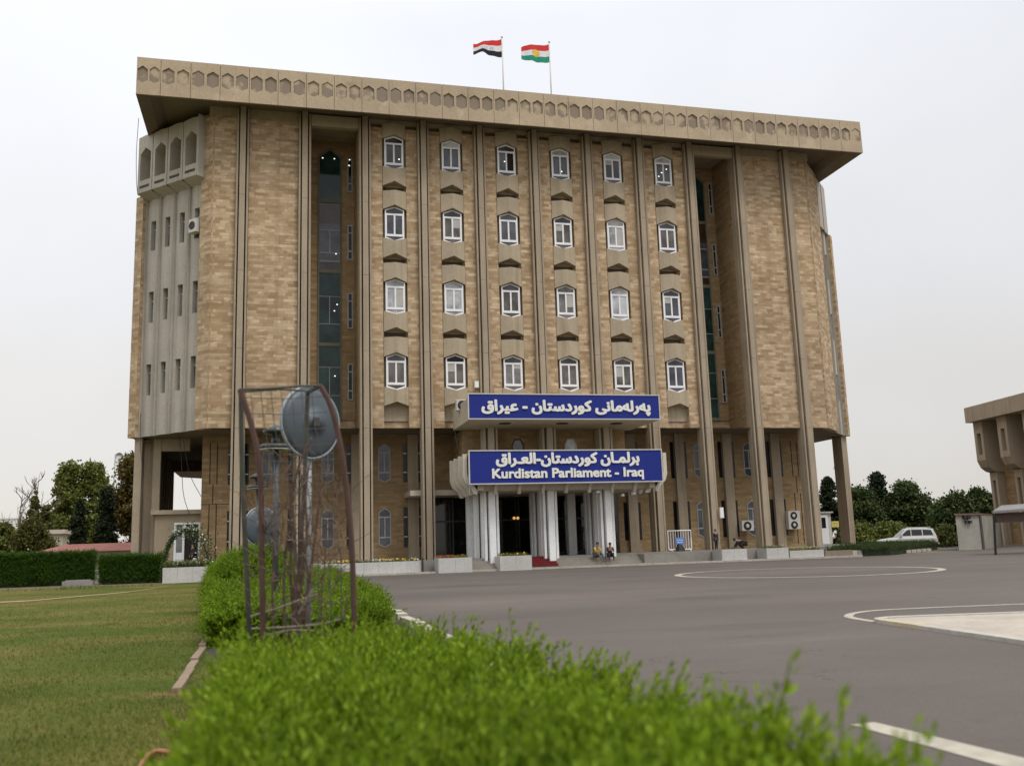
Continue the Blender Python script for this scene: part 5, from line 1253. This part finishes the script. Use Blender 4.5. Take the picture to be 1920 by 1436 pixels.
q = gd(229, 882, D); g = MB(); g.lathe([(0.3,-0.2),(0.32,0.2)], (q.x, q.y-0.6, q.z), 12, 'y'); obj('small_dish', g, M['gdark'], t)
p = gz(143, 1098, LZ)
g = MB(); g.box(p.x-0.75, p.x+0.85, p.y, p.y+0.5, LZ, LZ+0.26); g.box(p.x-0.6, p.x+0.7, p.y+0.05, p.y+0.45, LZ+0.26, LZ+0.32); obj('concrete_block', g, M['paving'], label='low concrete block on the lawn in front of the left hedge', cat='block')
# ================================================================== VEGETATION
def leafmesh(name, cen, size, mat, parent=None, up=0.0, aspect=0.5, fold=True, dirs=None, origin=None, **tags):
    """a leaf per centre: folded diamonds, random or given directions"""
    n = len(cen); cen = np.asarray(cen, float)
    d = rng.normal(size=(n, 3)) if dirs is None else np.asarray(dirs, float)+rng.normal(size=(n, 3))*0.25
    d[:, 2] += up; d /= np.linalg.norm(d, axis=1)[:, None]
    e = np.cross(d, rng.normal(size=(n, 3))); e /= np.linalg.norm(e, axis=1)[:, None]
    nn = np.cross(d, e); s = (np.asarray(size)*rng.uniform(0.7, 1.3, n))[:, None]
    tip = cen+d*s*0.5; base = cen-d*s*0.5; mid = cen+nn*s*0.10
    l = mid+e*s*aspect*0.5; r_ = mid-e*s*aspect*0.5
    V = np.stack([base, l, tip, r_], 1).reshape(-1, 3)
    i = np.arange(n)*4; F = np.stack([i, i+1, i+2, i+3], 1).ravel()
    return rawmesh(name, V, F, 4, mat, parent, origin, **tags)
def rawmesh(name, V, F, k, mat, parent=None, origin=None, **tags):
    og = np.array(ORG[parent]) if parent is not None else (np.array(origin) if origin is not None else np.array([(V[:,0].min()+V[:,0].max())/2, (V[:,1].min()+V[:,1].max())/2, V[:,2].min()]))
    V = V-og; me = bpy.data.meshes.new(name); nf = len(F)//k
    me.vertices.add(len(V)); me.vertices.foreach_set('co', V.astype(np.float32).ravel())
    me.loops.add(len(F)); me.loops.foreach_set('vertex_index', F.astype(np.int32))
    me.polygons.add(nf); me.polygons.foreach_set('loop_start', np.arange(nf, dtype=np.int32)*k); me.polygons.foreach_set('loop_total', np.full(nf, k, dtype=np.int32))
    me.update(calc_edges=True); me.materials.append(mat)
    o = bpy.data.objects.new(name, me); C.objects.link(o)
    if parent is not None: o.parent = parent
    else: o.location = Vector(og)
    ORG[o] = Vector(og); return setp(o, tags.get('label'), tags.get('cat'), tags.get('group'), tags.get('kind'))
BARK = weathered('trunk_bark', (0.13, 0.095, 0.065), (0.05, 0.035, 0.025), streak=0.6, scale=2)
def tree(base, h, w, crown0, mat, label, group, n=7000, leaf=0.32, clumps=34, shape='round', bare=0.0, lean=0.0, seed=1, name='tree'):
    """trunk with limbs reaching every clump; the crown is leaves gathered in uneven clumps"""
    rr = np.random.default_rng(seed); base = Vector(base)
    t = empty(name, tuple(base), label, 'tree', group)
    cz0 = base.z+h*crown0; cl = []
    for i in range(int(clumps*(1.9 if shape != 'cone' else 1.4))):
        v = rr.random()
        if shape == 'round': z = cz0+(h*(1-crown0))*v; rad = w/2*math.sqrt(max(0.05, 1-(2*v-0.85)**2/1.35))
        elif shape == 'cone': z = cz0+(h*(1-crown0))*v; rad = w/2*(1-v)*1.02+0.12
        else: z = cz0+(h*(1-crown0))*v; rad = w/2*(0.55+0.45*math.sin(3.0*v+0.4))*(1.0 if v < .75 else (1-v)*3+.25)
        a = rr.random()*6.283; q = rad*math.sqrt(rr.uniform(0.15, 1.0))
        cr_ = (0.17 if shape == 'round' else 0.19 if shape == 'tall' else 0.13)*w*rr.uniform(0.45, 1.3)
        cl.append((base.x+q*math.cos(a)+lean*v, base.y+q*math.sin(a)*0.9, z, cr_))
    g = MB(); top = base+Vector((lean*0.7, 0, h*(0.96 if shape == 'cone' else 0.8)))
    tr = max(0.09, h*0.016); g.tube([base, base+(top-base)*0.3+Vector((rr.normal()*.1, 0, 0)), base+(top-base)*0.65+Vector((rr.normal()*.2, 0, 0)), top], [tr, tr*.8, tr*.5, tr*.15], 8)
    for x, y, z, c in cl[::3]:
        u = min(0.9, max(0.12, (z-base.z)/h-0.14)); s = base+(top-base)*u; e = Vector((x, y, z)); m = (s+e)/2+Vector((0, 0, -0.05*h*rr.random()))
        g.tube([s, m, e], [tr*.35*(1.1-u), tr*.2, tr*.06], 5, cap=False)
    obj('trunk', g, BARK, t, uv=False)
    per = rr.multinomial(int(n*2.6), np.array([c[3]**2 for c in cl])/sum(c[3]**2 for c in cl)); pts = []
    for (x, y, z, c), k in zip(cl, per):
        q = rr.normal(size=(k, 3))*0.58*c; q[:, 2] *= 0.8 if shape != 'cone' else 0.5
        if shape == 'cone': q[:, 2] -= 0.35*np.hypot(q[:, 0], q[:, 1])
        pts.append(q+np.array([x, y, z]))
    P = np.concatenate(pts); P = P[P[:, 2] > base.z+0.1]
    leafmesh('crown', P, leaf*1.1, mat, t, aspect=0.62)
    return t
G = {}
G['mid'] = leafmat('leaf_mid', [(0.07,0.095,0.018),(0.14,0.165,0.036),(0.22,0.23,0.07)])
G['light'] = leafmat('leaf_light', [(0.06,0.085,0.02),(0.12,0.14,0.04),(0.19,0.20,0.07)])
G['olive'] = leafmat('leaf_olive', [(0.075,0.06,0.016),(0.14,0.105,0.032),(0.20,0.16,0.05)])
G['dark'] = leafmat('leaf_dark', [(0.024,0.040,0.013),(0.050,0.075,0.022),(0.095,0.125,0.040)], trans=0.15)
G['deep'] = leafmat('leaf_deep', [(0.014,0.022,0.011),(0.024,0.036,0.016),(0.04,0.055,0.024)], trans=0.1)
G['brown'] = leafmat('leaf_brown', [(0.05,0.052,0.013),(0.09,0.088,0.022),(0.135,0.13,0.036)])
def tr_px(px0, px1, pyt, d, mat, label, group, crown0=0.15, **k):
    b = gd((px0+px1)/2, 1040, d); top = gd((px0+px1)/2, pyt, d); w = (px1-px0)/FPX*d
    return tree((b.x, b.y, RZ), top.z-RZ, w, crown0, mat, label, group, **k)
gl = 'trees beyond the left hedges'
tr_px(96, 150, 874, 122, G['mid'], 'tall leafy green tree behind the left dark cypress', gl, 0.12, seed=3, n=8000, leaf=0.40, clumps=40, shape='tall')
tr_px(136, 200, 872, 124, G['mid'], 'tall leafy green tree between the two dark cypresses', gl, 0.12, seed=4, n=8000, leaf=0.40, clumps=40, shape='tall')
tr_px(50, 72, 921, 112, G['light'], 'narrow pale green tree left of the tall green trees', gl, 0.1, seed=5, n=3500, leaf=0.34, clumps=24, shape='tall')
tr_px(66, 100, 950, 114, G['light'], 'short pale green tree below the tall green trees', gl, 0.08, seed=6, n=3500, leaf=0.34, clumps=24)
tr_px(28, 92, 982, 100, G['brown'], 'low wide brownish shrubby tree behind the left hedge', gl, 0.03, seed=7, n=4500, leaf=0.30, clumps=30)
tr_px(-20, 34, 985, 104, G['mid'], 'low round green tree at the left edge of the photo', gl, 0.05, seed=8, n=4000, leaf=0.3, clumps=26)
tr_px(126, 164, 938, 98, G['deep'], 'dark cypress in front of the tall trees, left one of two', gl, 0.02, seed=9, n=7000, leaf=0.26, clumps=80, shape='cone')
tr_px(170, 222, 914, 98, G['deep'], 'dark cypress in front of the tall trees, right one of two', gl, 0.02, seed=10, n=8000, leaf=0.26, clumps=90, shape='cone')
tr_px(208, 275, 850, 110, G['olive'], 'tall olive brown tree beside the left corner pier', gl, 0.06, seed=12, n=9000, leaf=0.36, clumps=44, shape='tall')
tr_px(192, 212, 920, 118, G['olive'], 'slim olive brown tree behind the right cypress', gl, 0.08, seed=13, n=2500, leaf=0.34, clumps=20, shape='tall')
tr_px(300, 420, 985, 125, G['mid'], 'low green tree behind the guard room', gl, 0.05, seed=14, n=4000, leaf=0.36, clumps=26)
def bare_tree(px, pyb, pyt, d, label, seed):
    b = gd(px, pyb, d); h = gd(px, pyt, d).z-RZ; rr = random.Random(seed)
    t = empty('bare_tree', (b.x, b.y, RZ), label, 'tree', 'bare trees beyond the left hedges'); g = MB(); gb = MB()
    g.tube([(b.x,b.y,RZ),(b.x+.1,b.y,RZ+h*.4),(b.x-.1,b.y,RZ+h*.75),(b.x+.15,b.y,RZ+h)], [h*.018,h*.013,h*.007,.012], 7); obj('trunk', g, BARK, t, smooth=True)
    def br(p, d_, l, r_, dep):
        q = [p]; d_ = d_.normalized()
        for k in range(3): d_ = (d_+Vector((rr.uniform(-.3,.3),rr.uniform(-.3,.3),rr.uniform(-.05,.3)))).normalized(); q.append(q[-1]+d_*l/3)
        gb.tube(q, [r_,r_*.8,r_*.6,r_*.35], 4, cap=False)
        if dep:
            for k in range(3): br(q[rr.choice((1,2,3))], d_+Vector((rr.uniform(-1,1),rr.uniform(-1,1),rr.uniform(-.2,.7))), l*.62, r_*.6, dep-1)
    for i in range(11):
        u = rr.uniform(.35, .95); w = rr.uniform(0, 6.28); br(Vector((b.x,b.y,RZ+h*u)), Vector((math.cos(w),math.sin(w)*.6,rr.uniform(.3,1.2))), h*.26*(1.25-u), h*.006, 2)
    obj('branches', gb, BARK, t, uv=False)
bare_tree(37, 1000, 918, 105, 'leafless tree at the far left beside the pale trees', 4)
bare_tree(66, 1000, 886, 113, 'leafless tree top rising above the narrow pale green tree', 9)
gr = 'trees beyond the road on the right'
tr_px(1535, 1592, 893, 112, G['deep'], 'dark conifer behind the right corner pier', gr, 0.03, seed=20, n=6500, leaf=0.34, clumps=70, shape='cone')
tr_px(1582, 1652, 924, 112, G['dark'], 'broad dark green tree right of the corner pier', gr, 0.04, seed=21, n=11000, leaf=0.36, clumps=46)
tr_px(1630, 1686, 884, 116, G['deep'], 'pointed dark conifer in the middle of the right trees', gr, 0.05, seed=22, n=7000, leaf=0.34, clumps=70, shape='cone')
tr_px(1676, 1748, 910, 114, G['dark'], 'broad dark green tree behind the white off road car', gr, 0.04, seed=23, n=11000, leaf=0.36, clumps=46)
tr_px(1762, 1832, 930, 106, G['dark'], 'dark green tree behind the grey shed', gr, 0.04, seed=24, n=8000, leaf=0.34, clumps=36)
tr_px(1822, 1880, 918, 112, G['dark'], 'dark green tree between the shed and the brown building', gr, 0.04, seed=25, n=6000, leaf=0.34, clumps=30)
tr_px(1640, 1700, 985, 100, G['mid'], 'low bright green shrub in front of the right trees', gr, 0.0, seed=26, n=4000, leaf=0.28, clumps=26)
tr_px(1580, 1640, 990, 100, G['mid'], 'low green shrub behind the half hidden white car', gr, 0.0, seed=27, n=4000, leaf=0.28, clumps=26)
tr_px(1755, 1795, 990, 90, G['light'], 'small yellowish shrub left of the grey shed', gr, 0.0, seed=28, n=2500, leaf=0.22, clumps=20)

# -------------------------------------------------------- hedges
def sprig_variants(kind, nvar=8, leaf=0.036, h=0.16, pairs=7):
    out_ = []
    for k in range(nvar):
        r_ = np.random.default_rng(100+k); V = []
        bend = r_.normal(size=2)*0.25
        for i in range(pairs):
            z = h*(i+0.5)/pairs; c = np.array([bend[0]*z*z/h, bend[1]*z*z/h, z]); a0 = i*1.6+r_.uniform(0, 1); s = leaf*(1.12-0.55*i/pairs)
            for q in (0, math.pi):
                a = a0+q+r_.normal()*.2; d = np.array([math.cos(a), math.sin(a), r_.uniform(0.35, 1.1) if kind == 'a' else r_.uniform(0.8, 2.2)]); d /= np.linalg.norm(d)
                e = np.cross(d, [0, 0, 1]); e /= np.linalg.norm(e); up = np.cross(e, d)
                V += [c, c+d*s*.5+e*s*.21+up*s*.05, c+d*s, c+d*s*.5-e*s*.21+up*s*.05]
        for e in (np.array([.0035, 0, 0]), np.array([0, .0035, 0])):
            m_ = np.array([bend[0]*h*.3, bend[1]*h*.3, h*.55]); tp = np.array([bend[0]*h, bend[1]*h, h]); V += [-e-[0,0,h*.3], m_-e, m_+e, e-[0,0,h*.3], m_-e, tp-e*.4, tp+e*.4, m_+e]
        c = np.array([bend[0]*h, bend[1]*h, h])
        for q in range(2): d = np.array([r_.normal()*.2, r_.normal()*.2, 1.0]); e = np.array([math.cos(q*1.57), math.sin(q*1.57), 0]); V += [c, c+d*leaf*.3+e*leaf*.1, c+d*leaf*.62, c+d*leaf*.3-e*leaf*.1]
        out_.append(np.array(V))
    return out_
SPR_A = sprig_variants('a'); SPR_B = sprig_variants('b', leaf=0.050, h=0.22, pairs=7); SPR = SPR_A
def plant_sprigs(P, D, scale, rs, SPR=SPR_A):
    """P points, D outward directions; returns vertices and quads of many leafy sprigs"""
    Vs = []
    var = rs.integers(0, len(SPR), len(P))
    for k in range(len(SPR)):
        idx = np.where(var == k)[0]
        if not len(idx): continue
        d = D[idx]; d = d/np.linalg.norm(d, axis=1)[:, None]
        a = np.cross(d, rs.normal(size=d.shape)); a /= np.linalg.norm(a, axis=1)[:, None]; b = np.cross(d, a)
        v = SPR[k]; s = scale[idx][:, None, None]
        W = P[idx][:, None, :] + s*(v[None, :, 0, None]*a[:, None, :] + v[None, :, 1, None]*b[:, None, :] + v[None, :, 2, None]*d[:, None, :])
        Vs.append(W.reshape(-1, 3))
    V = np.concatenate(Vs); return V, np.arange(len(V))
HEDGE = leafmat('hedge_leaf', [(0.07,0.125,0.006),(0.14,0.22,0.009),(0.20,0.29,0.014),(0.26,0.34,0.03)], rough=0.45, trans=0.35)
HEDGE2 = leafmat('hedge_leaf_far', [(0.065,0.12,0.005),(0.12,0.20,0.008),(0.17,0.26,0.011),(0.225,0.31,0.024)], rough=0.5, trans=0.3)
DHEDGE = leafmat('dark_hedge_leaf', [(0.025,0.06,0.006),(0.045,0.10,0.009),(0.075,0.145,0.015)], rough=0.5, trans=0.2)
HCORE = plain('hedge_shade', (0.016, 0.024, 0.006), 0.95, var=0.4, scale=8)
def wave(x, y, s=0): return 0.045*np.sin(1.9*x+0.7+s)*np.cos(1.3*y+s)+0.035*np.sin(4.1*x+2.3*y+s)+0.02*np.sin(9*x-7*y)
def box_hedge(name, x0, x1, y0, y1, zb, zt, n_top, n_side, sc, mat, label, rs, taper=None, core=0.10, group=None, roundness=0.25, tall=0.0, zfun=None, spr=None, upright=0.25):
    cx_, cy_ = (x0+x1)/2, (y0+y1)/2
    t = empty(name, (cx_, cy_, zb), label, 'hedge', group)
    def xr(y):
        f = taper(y) if taper else (x0, x1); return f
    # top
    yy = y0+(y1-y0)*rs.random(n_top)**(1.5 if tall else 1.0); a, b = xr(yy)[0]+0*yy, xr(yy)[1]+0*yy; xx = a+(b-a)*rs.random(n_top)
    ed = np.minimum(np.minimum(xx-a, b-xx), np.minimum(yy-y0, y1-yy)); drop = np.where(ed < roundness, (1-np.sqrt(np.clip(1-(1-ed/roundness)**2, 0, 1)))*roundness*0.9, 0)
    zz = zt+wave(xx, yy)-drop-(0.27 if spr else 0.16)*sc+rs.normal(size=n_top)*0.02*sc
    side = np.where(xx-a < b-xx, -1, 1)*(ed < roundness); zz = zz+(zfun(xx, yy, a, b) if zfun else 0); Dt = np.stack([rs.normal(size=n_top)*upright+side*upright*1.6, rs.normal(size=n_top)*upright-upright*.4, np.ones(n_top)], 1)
    Pt = np.stack([xx, yy, zz], 1)
    # sides
    m = n_side; per = rs.random(m); f1 = (x1-x0)/((x1-x0)+2*(y1-y0)); fr = per < max(f1, 0.12)
    ys = np.where(fr, y0, y0+(y1-y0)*rs.random(m)**(1.6 if tall else 1.0)); lr = np.where(rs.random(m) < 0.5, -1, 1)
    aa, bb = xr(ys)[0]+0*ys, xr(ys)[1]+0*ys; xs = np.where(fr, aa+(bb-aa)*rs.random(m), np.where(lr < 0, aa, bb)); zs = zb+(zt-zb-0.1+(np.maximum(zfun(xs, ys, aa, bb), -.5) if zfun else 0))*rs.random(m)**0.8
    Ds = np.stack([np.where(fr, rs.normal(size=m)*.3, lr*0.8), np.where(fr, -0.8, rs.normal(size=m)*.3), 0.7+rs.random(m)*0.6], 1)
    Ps = np.stack([xs-np.where(fr, 0, lr)*0.10*sc+wave(ys, zs)*0.7, ys+np.where(fr, 0.10*sc, 0)+wave(xs, zs)*0.7, zs-0.05], 1)
    P = np.concatenate([Pt, Ps]); D = np.concatenate([Dt, Ds]); s = sc*rs.uniform(0.7, 1.25, len(P))
    if tall: k = rs.random(len(P)) < tall; s = np.where(k, s*rs.uniform(1.15, 1.4, len(P)), s)
    V, F = plant_sprigs(P, D, s, rs, spr or SPR_A); rawmesh('foliage', V, F, 4, mat, t)
    # woody core
    g = MB(); yl = np.linspace(y0+core, y1-core, 12)
    pts = [(float(xr(y)[0])+core, float(y)) for y in yl]+[(float(xr(y)[1])-core, float(y)) for y in yl[::-1]]
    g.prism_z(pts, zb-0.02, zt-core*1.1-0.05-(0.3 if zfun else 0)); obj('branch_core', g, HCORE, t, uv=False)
    return t
rs = np.random.default_rng(5)
ntap = lambda y: (2.08+0*np.asarray(y), 3.86+np.clip((np.asarray(y)+57.5)/1.5, 0, 1)*0.12-np.clip((np.asarray(y)+55.5)/3.0, 0, 1)*0.38)
box_hedge('hedge', 2.08, 3.98, -58.6, -52.3, LZ, 0.085, 4700, 2500, 1.15, HEDGE, 'near bright green clipped hedge with loose shoots in the foreground', rs, ntap, group='bright green hedges beside the road', roundness=0.12, tall=0.035, spr=SPR_B, upright=0.13, zfun=lambda x, y, a, b: 0.05*np.sin(5.3*x+1.7*np.sin(3*y))*np.cos(4.1*y+x)+0.03*np.sin(13*x+7*y))
mtap = lambda y: (1.35-(np.asarray(y)+44.3)*0.062, 4.42+(np.asarray(y)+44.3)*0.024-1.1*np.exp(-(np.asarray(y)+44.3)/0.9))
box_hedge('hedge', -1.2, 5.3, -44.3, -6.0, LZ, 0.08, 9000, 5500, 2.1, HEDGE2, 'long bright green hedge running back toward the building behind the cage', rs, mtap, group='bright green hedges beside the road', roundness=0.6, core=0.36, tall=0.05, zfun=lambda x, y, a, b: -0.30*np.exp(-(y+44.3)/3.0)-0.28*np.clip((x-a)/(b-a), 0, 1)**2+0.09*np.sin(1.3*y+.6*x)+0.06*np.sin(2.9*x+2.1*y))
# domed bush on the long hedge
c = gd(478, 1085, 24); r_ = 1.15
t = empty('bush', (c.x, c.y, LZ), 'domed bright green bush rising from the long hedge', 'bush')
n = 2600; q = rs.normal(size=(n, 3)); q[:, 2] = np.abs(q[:, 2])*1.1-0.2; q /= np.linalg.norm(q, axis=1)[:, None]; zc = LZ+0.5; zt_ = gd(482, 1027, 24).z
P = q*np.array([r_, r_, zt_-zc-0.12])*rs.uniform(0.86, 1.0, n)[:, None]+np.array([c.x, c.y, zc]); V, F = plant_sprigs(P, q+np.array([0, 0, .5]), 1.7*rs.uniform(.7, 1.2, n), rs); rawmesh('foliage', V, F, 4, HEDGE2, t)
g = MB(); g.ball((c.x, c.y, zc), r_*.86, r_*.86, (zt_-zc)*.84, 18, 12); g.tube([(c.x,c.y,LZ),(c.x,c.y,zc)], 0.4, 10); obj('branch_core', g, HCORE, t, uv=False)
# dark hedges on the far lawn
for px0, px1, pyt, pyb, lab in ((-60, 172, 1038, 1099, 'long dark green clipped hedge on the far lawn at the left edge'), (187, 300, 1040, 1093, 'shorter dark green clipped hedge in front of the left corner pier')):
    a = gz(px0, pyb, LZ); b = gz(px1, pyb, LZ); y_ = min(a.y, b.y, gz((px0+px1)/2, pyb, LZ).y); y_ = gz((px0+px1)/2, pyb, LZ).y
    a = gy(px0, pyt+2, y_); b = gy(px1, pyt, y_)
    box_hedge('hedge', a.x, b.x, y_, y_+1.6, LZ, a.z, int(420*(b.x-a.x)), int(900*(b.x-a.x)), 2.0, DHEDGE, lab, rs, group='dark clipped hedges on the far lawn', core=0.16, roundness=0.3)
# low planting in the beds and planters
def flowers(key, n, cols, label, h=0.16, inset=0.12):
    x0, x1, ya, yb, z = PL[key]; n2 = n
    P = np.stack([rs.uniform(x0+inset, x1-inset, n2), rs.uniform(ya+inset, yb-0.12, n2), np.full(n2, z-0.08)], 1)
    t = empty('flower_bed', ((x0+x1)/2, (ya+yb)/2, z-0.06), label, 'flowers', 'flower beds in the planters')
    V, F = plant_sprigs(P, np.stack([rs.normal(size=n2)*.3, rs.normal(size=n2)*.3, np.ones(n2)], 1), 1.3*rs.uniform(.7, 1.2, n2)*(h/0.16), rs); rawmesh('foliage', V, F, 4, G['mid'], t)
    for i, (cname, cc_) in enumerate(cols):
        m = n//3; Q = np.stack([rs.uniform(x0+inset, x1-inset, m), rs.uniform(ya+inset, yb-.1, m), z+h*rs.uniform(.5, 1.15, m)-0.02], 1)
        k = rs.random(m) < 0.55+0.4*np.sin(Q[:, 0]*2.2+i*2); leafmesh('blossom', Q[k], 0.11, plain('petal_'+cname+key, cc_, 0.7, var=0.2), t, aspect=0.9)
flowers('e', 900, [('yellow', (0.55,0.34,0.03)), ('white', (0.5,0.48,0.42))], 'bed of yellow and white flowers in the long low planter')
flowers('c', 260, [('red', (0.34,0.035,0.02)), ('orange', (0.45,0.2,0.03))], 'red and orange flowers in the marble box left of the columns')
flowers('d', 260, [('gold', (0.6,0.42,0.03))], 'yellow flowers in the marble box between the columns')
flowers('b', 220, [('cream', (0.35,0.33,0.2))], 'sparse green plants in the box by the last pilasters')
flowers('f', 700, [('ochre', (0.50,0.33,0.03))], 'bed of yellow flowers at the right corner of the building')
flowers('g', 700, [('pale', (0.4,0.4,0.36))], 'dark low shrubs in the planter by the guard room', 0.3)
flowers('a', 160, [('rust', (0.2,0.12,0.04))], 'thin dry plants in the box before the crouching person', 0.1)
# low hedge of ground cover along the right verge
a, b = gy(1546, 1020, -3.6), gy(1725, 1016, 14)
lowt = lambda y: (38.6+(np.asarray(y)+3.0)*1.04, 44.0+(np.asarray(y)+3.0)*1.06)
n = 3800; yy = rs.uniform(-3.6, 10, n); x0_, x1_ = lowt(yy); P = np.stack([x0_+(x1_-x0_)*rs.random(n), yy, -0.35+wave(x0_, yy)], 1)
t = empty('hedge', (45, 4, RZ), 'low dark green hedge on the verge below the right corner', 'hedge')
V, F = plant_sprigs(P, np.stack([rs.normal(size=n)*.5, rs.normal(size=n)*.5-.3, np.ones(n)], 1), 2.6*rs.uniform(.7, 1.2, n), rs); rawmesh('foliage', V, F, 4, G['dark'], t)
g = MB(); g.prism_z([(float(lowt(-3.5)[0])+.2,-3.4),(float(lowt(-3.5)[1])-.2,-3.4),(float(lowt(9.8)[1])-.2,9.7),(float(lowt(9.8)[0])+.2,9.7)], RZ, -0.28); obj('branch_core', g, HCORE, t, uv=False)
vk = [gz(1600, 1043.5, RZ), gz(1650, 1041, RZ), gz(1700, 1037, RZ), gz(1748, 1033, RZ)]
g = MB(); kk = 0
for p0, p1 in zip(vk, vk[1:]):
    m = 5
    for i in range(m):
        A = p0+(p1-p0)*(i/m); Bq = p0+(p1-p0)*((i+0.85)/m)
        if kk in (4, 8, 9): kk += 1; continue
        h = 0.42 if kk < 3 else 0.22; kk += 1
        g.add([(A.x,A.y,RZ),(Bq.x,Bq.y,RZ),(Bq.x+.1,Bq.y+.4,RZ),(A.x+.1,A.y+.4,RZ),(A.x,A.y,RZ+h),(Bq.x,Bq.y,RZ+h),(Bq.x+.1,Bq.y+.4,RZ+h),(A.x+.1,A.y+.4,RZ+h)], [(0,3,2,1),(4,5,6,7),(0,1,5,4),(1,2,6,5),(2,3,7,6),(3,0,4,7)])
obj('kerb', g, M['kerb'], kind='structure')
# climbing plant arch by the guard room
t = empty('plant_arch', tuple(gy(350, 1085, -2.6)), 'leafy arch of white flowering climber in front of the guard room', 'climbing plant')
arc = smooth([gy(px, py, -2.6) for px, py in ((304,1090),(308,1050),(316,1020),(330,1000),(352,990),(372,1000),(386,1030),(394,1060),(398,1088))], 3)
g = MB(); g.tube(arc, 0.04, 7); obj('hoop', g, M['gdark'], t, smooth=True)
A = np.array([list(p) for p in arc]); n = 2600; k = rs.integers(0, len(A), n); u = k/len(A)
wid_ = np.where(u < 0.42, 0.14, 0.46+0.12*np.sin(9*u)); P = A[k]+rs.normal(size=(n, 3))*wid_[:, None]*0.6; P[:, 2] = np.maximum(P[:, 2], LZ+0.05)
leafmesh('leaves', P[u[:] < 2], 0.13, leafmat('climber_leaf', [(0.025,0.05,0.012),(0.05,0.085,0.02),(0.10,0.13,0.04)]), t)
m = (u > 0.35) & (rs.random(n) < 0.10); leafmesh('blossom', P[m]+np.array([0, -.1, 0]), 0.10, plain('white_petal', (0.62,0.6,0.54), 0.7), t, aspect=0.9)
# a few roses in front of the long dark hedge
p = gz(44, 1098, LZ); t = empty('rose_bush', (p.x, p.y-0.6, LZ), 'thin rose bush with pink blooms before the long dark hedge', 'plant')
n = 220; P = rs.normal(size=(n, 3))*np.array([.35, .2, .45])+np.array([p.x, p.y-.6, LZ+.7]); P[:, 2] = np.maximum(P[:, 2], LZ+.05); leafmesh('leaves', P, 0.11, G['mid'], t)
leafmesh('blossom', np.array([[p.x-.1, p.y-.75, LZ+1.1], [p.x+.12, p.y-.7, LZ+.75], [p.x-.02, p.y-.8, LZ+.55], [p.x+.3, p.y-.75, LZ+1.3]]), 0.22, plain('pink_petal', (0.6,0.36,0.27), 0.7), t, aspect=0.95)
# -------------------------------------------------------- grass on the near lawn
n = 120000; d_ = 2.2+48*rs.random(n)**2.1; px_ = rs.uniform(-60, 470, n)
X = CAM.x+(px_-518)/FPX*d_*1.03; Y = CAM.y+d_*0.985
k = (X < np.where(Y < -51.5, 2.15, 1.30+np.clip((-45-Y)/6.5, 0, 1)*0.6)) & (Y < -8); X, Y = X[k], Y[k]; n = len(X)
dens = np.sin(X*1.7+np.sin(Y*.9))*np.cos(Y*1.1)+rs.normal(size=n)*.8; k = dens > -0.55; X, Y = X[k], Y[k]; n = len(X)
h = rs.uniform(.018, .05, n)*np.clip(1-(Y+50)/45, .25, 1); a = rs.uniform(0, 6.283, n); w = 0.0035*(1+(Y+60)*0.06); dx, dy = np.cos(a)*w, np.sin(a)*w; lx, ly = rs.normal(size=n)*h*.5, rs.normal(size=n)*h*.5
V = np.stack([np.stack([X-dx, Y-dy, np.full(n, LZ)], 1), np.stack([X+dx, Y+dy, np.full(n, LZ)], 1), np.stack([X+lx, Y+ly, LZ+h], 1)], 1).reshape(-1, 3)
rawmesh('grass', V, np.arange(len(V)), 3, leafmat('grass_blade', [(0.078,0.118,0.015),(0.125,0.155,0.024),(0.20,0.18,0.05)], trans=0.3), origin=(0, -50, LZ), label='short patchy grass of the lawn left of the hedge', cat='grass', kind='stuff')
n = 260; P = np.stack([rs.uniform(-16, -3.5, n), gz(200, 1101, LZ).y-rs.uniform(.2, 1.6, n), np.full(n, LZ)], 1)
V, F = plant_sprigs(P, np.stack([rs.normal(size=n)*.3, rs.normal(size=n)*.3, np.ones(n)], 1), 1.2*rs.uniform(.6, 1.2, n), rs)
rawmesh('ground_cover', V, F, 4, G['light'], label='sparse weeds along the foot of the dark hedges', cat='weeds', kind='stuff')
